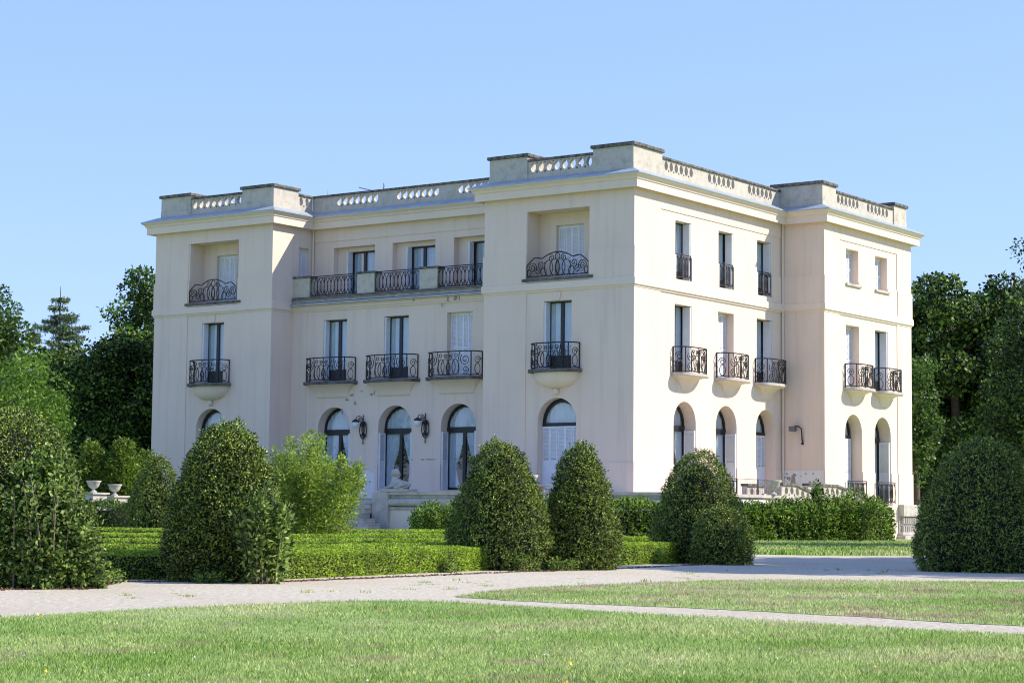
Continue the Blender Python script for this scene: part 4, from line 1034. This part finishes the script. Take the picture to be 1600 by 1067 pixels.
# ---- wall lamps
def wall_lamp(fr, u, z, label):
    x, y, _ = P(fr, u, 0, 0); o = empty('wall_lamp', (x, y, z), label, 'lamp', 'scrolled iron wall lamps between the arched doors')
    f0 = ('A', 0.0); mp = lambda s, zz: P(f0, s, .07, zz); q = MB()
    pats = [ell(0, -.04, .19, .36, 22), ([(0, -.55), (0, .62)], False), ell(0, .02, .07, .22)]
    for sg in (-1, 1): pats += [spiral(sg*.10, .22, .11, 1.5, 1.2, sg), spiral(sg*.08, -.24, .08, 1.4, 2.5, sg)]
    draw(q, mp, pats, .016); q.tube([P(f0, 0, 0, .3), P(f0, 0, .08, .3)], .03, 6); q.tube([P(f0, 0, 0, -.3), P(f0, 0, .08, -.3)], .03, 6)
    q.lathe([(.005, -.10), (.03, -.03), (.015, .04)], P(f0, 0, .07, -.55), 8)
    q.build('bracket', 'iron', o)
    q = MB(); q.tube([P(f0, .0, .07, .30), P(f0, .02, .15, .52), P(f0, .06, .24, .56), P(f0, .16, .30, .54), P(f0, .21, .32, .44)], .018, 6)
    draw(q, lambda s, zz: P(f0, .05+s*.2, .22+s*.8, zz), [spiral(0, .40, .11, 1.5, 0)], .013); q.build('arm', 'iron', o)
    c3 = P(f0, .21, .32, .27); q = MB(); q.lathe([(.03, -.22), (.09, -.19), (.14, -.12), (.155, -.02), (.14, .05)], c3, 16); q.build('globe', 'globe', o, smooth=True)
    q = MB(); q.lathe([(.16, .05), (.15, .09), (.10, .13), (.04, .16), (.02, .18)], c3, 16); q.lathe([(.16, .03), (.16, .06)], c3, 16); q.build('cap', 'iron', o)
wall_lamp(FL, 14.38, 4.66, 'iron scroll wall lamp with glass globe between the two left arched doors')
wall_lamp(FL, 11.03, 4.66, 'iron scroll wall lamp with glass globe between the two right arched doors')
o = empty('floodlight', (e-.04, -1.0, 4.85), 'small black floodlight on a bent arm on the shaded side of the right wing', 'floodlight')
q = MB(); q.tube([(0, 0, -.55), (-.06, 0, -.50), (-.10, 0, -.2), (-.12, 0, .0), (-.16, .12, .12), (-.2, .26, .12)], .03, 7); q.tube([(.0, 0, -.62), (-.08, 0, -.62)], .05, 8); q.build('arm', 'iron', o)
q = MB(); q.box(-.36, -.12, .22, .50, -.10, .12); q.build('lamp_head', 'metal', o, bevel=.03)
# ---- roof aerials
x, y = at(595, 100); o = empty('tv_antenna', (x, y, 14.3), 'thin television aerial on the roof above the central balustrade', 'antenna')
q = MB(); q.tube([(0, 0, 0), (0, 0, 2.75)], .03, 6); q.build('mast', 'metal', o)
q = MB(); dv = Vector((-Rh.x, -Rh.y, 0)); q.tube([dv*-.12+Vector((0, 0, 2.45)), dv*1.2+Vector((0, 0, 2.75))], .022, 5)
for i in range(10):
    p = dv*(1.2-.115*i)+Vector((0, 0, 2.75-.027*i)); q.tube([p+Vector((Fh.x, Fh.y, .3))*.26, p-Vector((Fh.x, Fh.y, .3))*.26], .012, 4)
q.build('boom', 'metal', o)
q = MB()
for sg in (-1, 1):
    for k in range(4): q.tube([(0, 0, 2.6+sg*.02), tuple(dv*-.02+Vector((Fh.x*.25*(k-1.5), Fh.y*.25*(k-1.5), 2.6+sg*.33)))], .012, 4)
q.build('reflector', 'metal', o)
x, y = at(507, 96); q = MB(); q.tube([(0, 0, 0), (0, 0, 1.2), (0, 0, 2.0)], [.025, .02, .006], 6); o = q.build('lightning_rod', 'metal'); o.location = (x, y, 14.3); tag(o, 'thin vertical rod on the roof near the left wing', 'lightning rod')

# ------------------------------------------------------------------ background trees
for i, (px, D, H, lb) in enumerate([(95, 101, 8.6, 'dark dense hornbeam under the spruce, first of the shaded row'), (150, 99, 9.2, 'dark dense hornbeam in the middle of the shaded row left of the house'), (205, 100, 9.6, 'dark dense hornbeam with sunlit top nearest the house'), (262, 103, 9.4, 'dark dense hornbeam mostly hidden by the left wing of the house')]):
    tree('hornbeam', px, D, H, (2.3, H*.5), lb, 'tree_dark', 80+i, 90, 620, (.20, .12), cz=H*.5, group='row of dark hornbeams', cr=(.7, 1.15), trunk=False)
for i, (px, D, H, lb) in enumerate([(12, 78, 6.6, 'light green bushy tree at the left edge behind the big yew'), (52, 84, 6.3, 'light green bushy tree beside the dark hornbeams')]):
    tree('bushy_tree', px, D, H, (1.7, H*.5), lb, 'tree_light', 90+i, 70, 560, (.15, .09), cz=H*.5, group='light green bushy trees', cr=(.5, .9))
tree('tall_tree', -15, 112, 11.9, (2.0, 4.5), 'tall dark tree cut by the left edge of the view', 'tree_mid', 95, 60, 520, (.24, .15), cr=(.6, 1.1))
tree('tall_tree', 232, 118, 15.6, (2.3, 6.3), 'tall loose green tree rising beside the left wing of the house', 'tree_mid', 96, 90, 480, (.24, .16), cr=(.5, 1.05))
tree('tall_tree', 188, 116, 13.0, (1.1, 5.0), 'yellowish slender tree left of the tall loose tree', 'tree_light', 97, 40, 380, (.24, .15), cr=(.4, .8))
def spruce(px, D, H, label, seed):
    x, y = at(px, D); o = empty('spruce', (x, y, .18), label, 'spruce'); r = np.random.default_rng(seed)
    t_ = MB(); t_.tube([(0, 0, 0), (0, 0, H*.6), (0, 0, H)], [.25, .12, .015], 7); V = []
    z = H*.18
    while z < H-.3:
        k = (H-z)/H; R0 = min(2.6, .25+7.0*k)*r.uniform(.65, 1.15)
        for j in range(r.integers(3, 6)):
            q = r.uniform(0, 2*PI); R_ = R0*r.uniform(.7, 1.1); dr = np.array([math.cos(q), math.sin(q), 0])
            pts = [np.array([0, 0, z])+dr*R_*s_+np.array([0, 0, 1])*R_*(-.28*s_+.30*s_*s_) for s_ in (0, .35, .7, 1)]
            t_.tube([tuple(p) for p in pts], [.035, .025, .015, .006], 4)
            n = int(210*R_); s_ = r.uniform(.12, 1, n); Pn = np.stack([np.interp(s_, (0, .35, .7, 1), [p[c] for p in pts]) for c in range(3)], 1)
            wv = np.cross(dr, [0, 0, 1]); Pn += wv*(r.normal(size=n)*.22*(1.1-s_*.7))[:, None]; Pn[:, 2] -= np.abs(r.normal(size=n))*.12
            T_ = unit(dr*.6+r.normal(size=(n, 3))*.5+np.array([0, 0, -.4])); V.append(leafq(Pn, T_, .20, .06))
        z += r.uniform(.28, .5)
    quads('foliage', np.concatenate(V), 'spruce', o); t_.build('trunk', 'bark', o)
spruce(90, 122, 14.3, 'open-branched spruce standing alone against the sky', 7)
spruce(50, 128, 12.3, 'shorter pale spruce partly behind the lone taller spruce', 8)
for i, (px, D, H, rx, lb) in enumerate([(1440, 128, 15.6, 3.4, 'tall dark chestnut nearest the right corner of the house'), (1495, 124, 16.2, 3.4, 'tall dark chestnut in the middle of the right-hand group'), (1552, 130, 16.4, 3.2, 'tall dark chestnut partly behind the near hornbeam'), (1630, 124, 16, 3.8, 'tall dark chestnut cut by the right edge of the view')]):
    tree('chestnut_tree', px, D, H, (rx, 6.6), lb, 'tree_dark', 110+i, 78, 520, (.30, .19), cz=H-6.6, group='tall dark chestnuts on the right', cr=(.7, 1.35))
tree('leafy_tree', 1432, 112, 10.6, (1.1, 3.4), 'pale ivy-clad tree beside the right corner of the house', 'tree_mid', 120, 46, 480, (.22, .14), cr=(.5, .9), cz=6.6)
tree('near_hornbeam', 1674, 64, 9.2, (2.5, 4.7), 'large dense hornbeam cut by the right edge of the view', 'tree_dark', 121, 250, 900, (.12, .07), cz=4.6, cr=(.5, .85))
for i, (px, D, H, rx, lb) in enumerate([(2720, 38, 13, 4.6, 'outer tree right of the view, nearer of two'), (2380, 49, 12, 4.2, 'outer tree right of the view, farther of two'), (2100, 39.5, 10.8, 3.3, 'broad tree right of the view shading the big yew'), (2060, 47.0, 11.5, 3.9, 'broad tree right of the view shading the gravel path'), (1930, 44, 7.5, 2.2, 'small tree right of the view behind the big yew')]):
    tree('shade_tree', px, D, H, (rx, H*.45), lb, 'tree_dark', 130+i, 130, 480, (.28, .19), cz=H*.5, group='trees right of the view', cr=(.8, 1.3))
def far_wood(p0, p1, D, H, seed, label):
    r = np.random.default_rng(seed); n = 46000; px = r.uniform(p0, p1, n); DD = D+r.uniform(-3, 6, n); top = H*(1+.16*np.sin(px*.021+seed)+.10*np.sin(px*.057)+.05*np.sin(px*.13))
    z = r.uniform(0, 1, n)**.8*top; X = CAM.x+(Fh.x+Rh.x*(px-800)/FPX)*DD; Y = CAM.y+(Fh.y+Rh.y*(px-800)/FPX)*DD
    Pn = np.stack([X, Y, z], 1); quadsV = leafq(Pn, unit(r.normal(size=(n, 3))), .55, .38)
    tag(quads('far_wood', quadsV, 'tree_dark'), label, 'wood', kind='stuff')
far_wood(-300, 420, 150, 7.5, 1, 'distant belt of dark trees on the left')
far_wood(1330, 2100, 150, 9.5, 2, 'distant belt of dark trees on the right')

# ---- leaf litter and small weeds along the gravel edges
def litter(label, line, n, sx, mat, size):
    L = np.array(line); sg = np.diff(L, axis=0); i = RNG.integers(0, len(sg), n); t_ = RNG.uniform(0, 1, n)[:, None]
    xy = L[i]+sg[i]*t_; xy = xy-np.array([Fh.x, Fh.y])*np.abs(RNG.normal(0, sx, n))[:, None]*(.6+.6*np.sin(xy[:, :1]*2.1)**2)
    B = np.stack([xy[:, 0], xy[:, 1], gz(xy[:, 0], xy[:, 1])+.008], 1); T_ = unit(RNG.normal(size=(n, 3))*np.array([1, 1, .25]))
    tag(quads('leaf_litter', leafq(B, T_, size, size*.5), mat), label, 'leaf litter', kind='stuff')
leafmat('litter', [(0, (.10, .05, .025)), (.6, (.26, .13, .07)), (1, (.42, .27, .15))], .1)
litter('brown dead leaves on the gravel along the long box hedge and yews', [at(-80, 24.6), at(150, 25.4), at(200, 28.2), at(450, 28.9), at(620, 31.6), at(800, 35.3), at(930, 37.6), at(1080, 42.2), at(1160, 44)], 5200, .22, 'litter', .045)
def tufts(label, line, n, sx, h_):
    L = np.array(line); sg = np.diff(L, axis=0); i = RNG.integers(0, len(sg), n); t_ = RNG.uniform(0, 1, n)[:, None]; c0 = L[i]+sg[i]*t_+RNG.normal(0, sx, (n, 2))
    k = 26; c1 = np.repeat(c0, k, 0); c1 = c1+RNG.normal(0, .05, c1.shape); m_ = len(c1); B = np.stack([c1[:, 0], c1[:, 1], gz(c1[:, 0], c1[:, 1])+.004], 1)
    hh = np.repeat(RNG.uniform(.3, 1, n)**2, k)*h_*RNG.uniform(.5, 1.1, m_); q = RNG.uniform(0, 6.3, m_); sd = np.stack([np.cos(q), np.sin(q), 0*q], 1); ld = np.stack([np.cos(q*3), np.sin(q*3), 0*q], 1); up = np.array([0, 0, 1.])
    V = np.stack([B-sd*.004, B+sd*.004, B+sd*.003+up*hh[:, None]*.6+ld*hh[:, None]*.15, B+up*hh[:, None]+ld*hh[:, None]*.5], 1)
    tag(quads('grass_tufts', V, 'grass'), label, 'grass', kind='stuff')
tufts('sparse small weeds growing in the gravel path', [at(100, 22.5), at(500, 25.5), at(900, 30), at(1250, 40), at(1500, 36)], 60, .8, .055)

# ---- clover heads and dandelions in the lawn
simple('petal', (.80, .80, .74), .8, .1, 4); simple('dandelion', (.75, .60, .05), .8, .1, 4)
def flowers(name, label, n, mat, size, cat):
    px = RNG.uniform(-40, 1640, n); y = RNG.uniform(950, 1090, n); c0 = [wp_(a_, b__) for a_, b__ in zip(px, y)]; c0 = [c for c in c0 if in_poly(c, near_poly)]
    B = np.array([(c[0], c[1], float(gz(*c))+RNG.uniform(.025, .05)) for c in c0]); B = np.repeat(B, 5, 0)+RNG.normal(0, size*.25, (len(B)*5, 3))
    tag(quads(name, leafq(B, unit(RNG.normal(size=(len(B), 3))), size, size), mat), label, cat, kind='stuff')
flowers('clover_flowers', 'tiny white clover heads scattered in the foreground lawn', 60, 'petal', .010, 'flowers')
flowers('dandelions', 'a few yellow dandelions in the foreground lawn', 9, 'dandelion', .022, 'flowers')
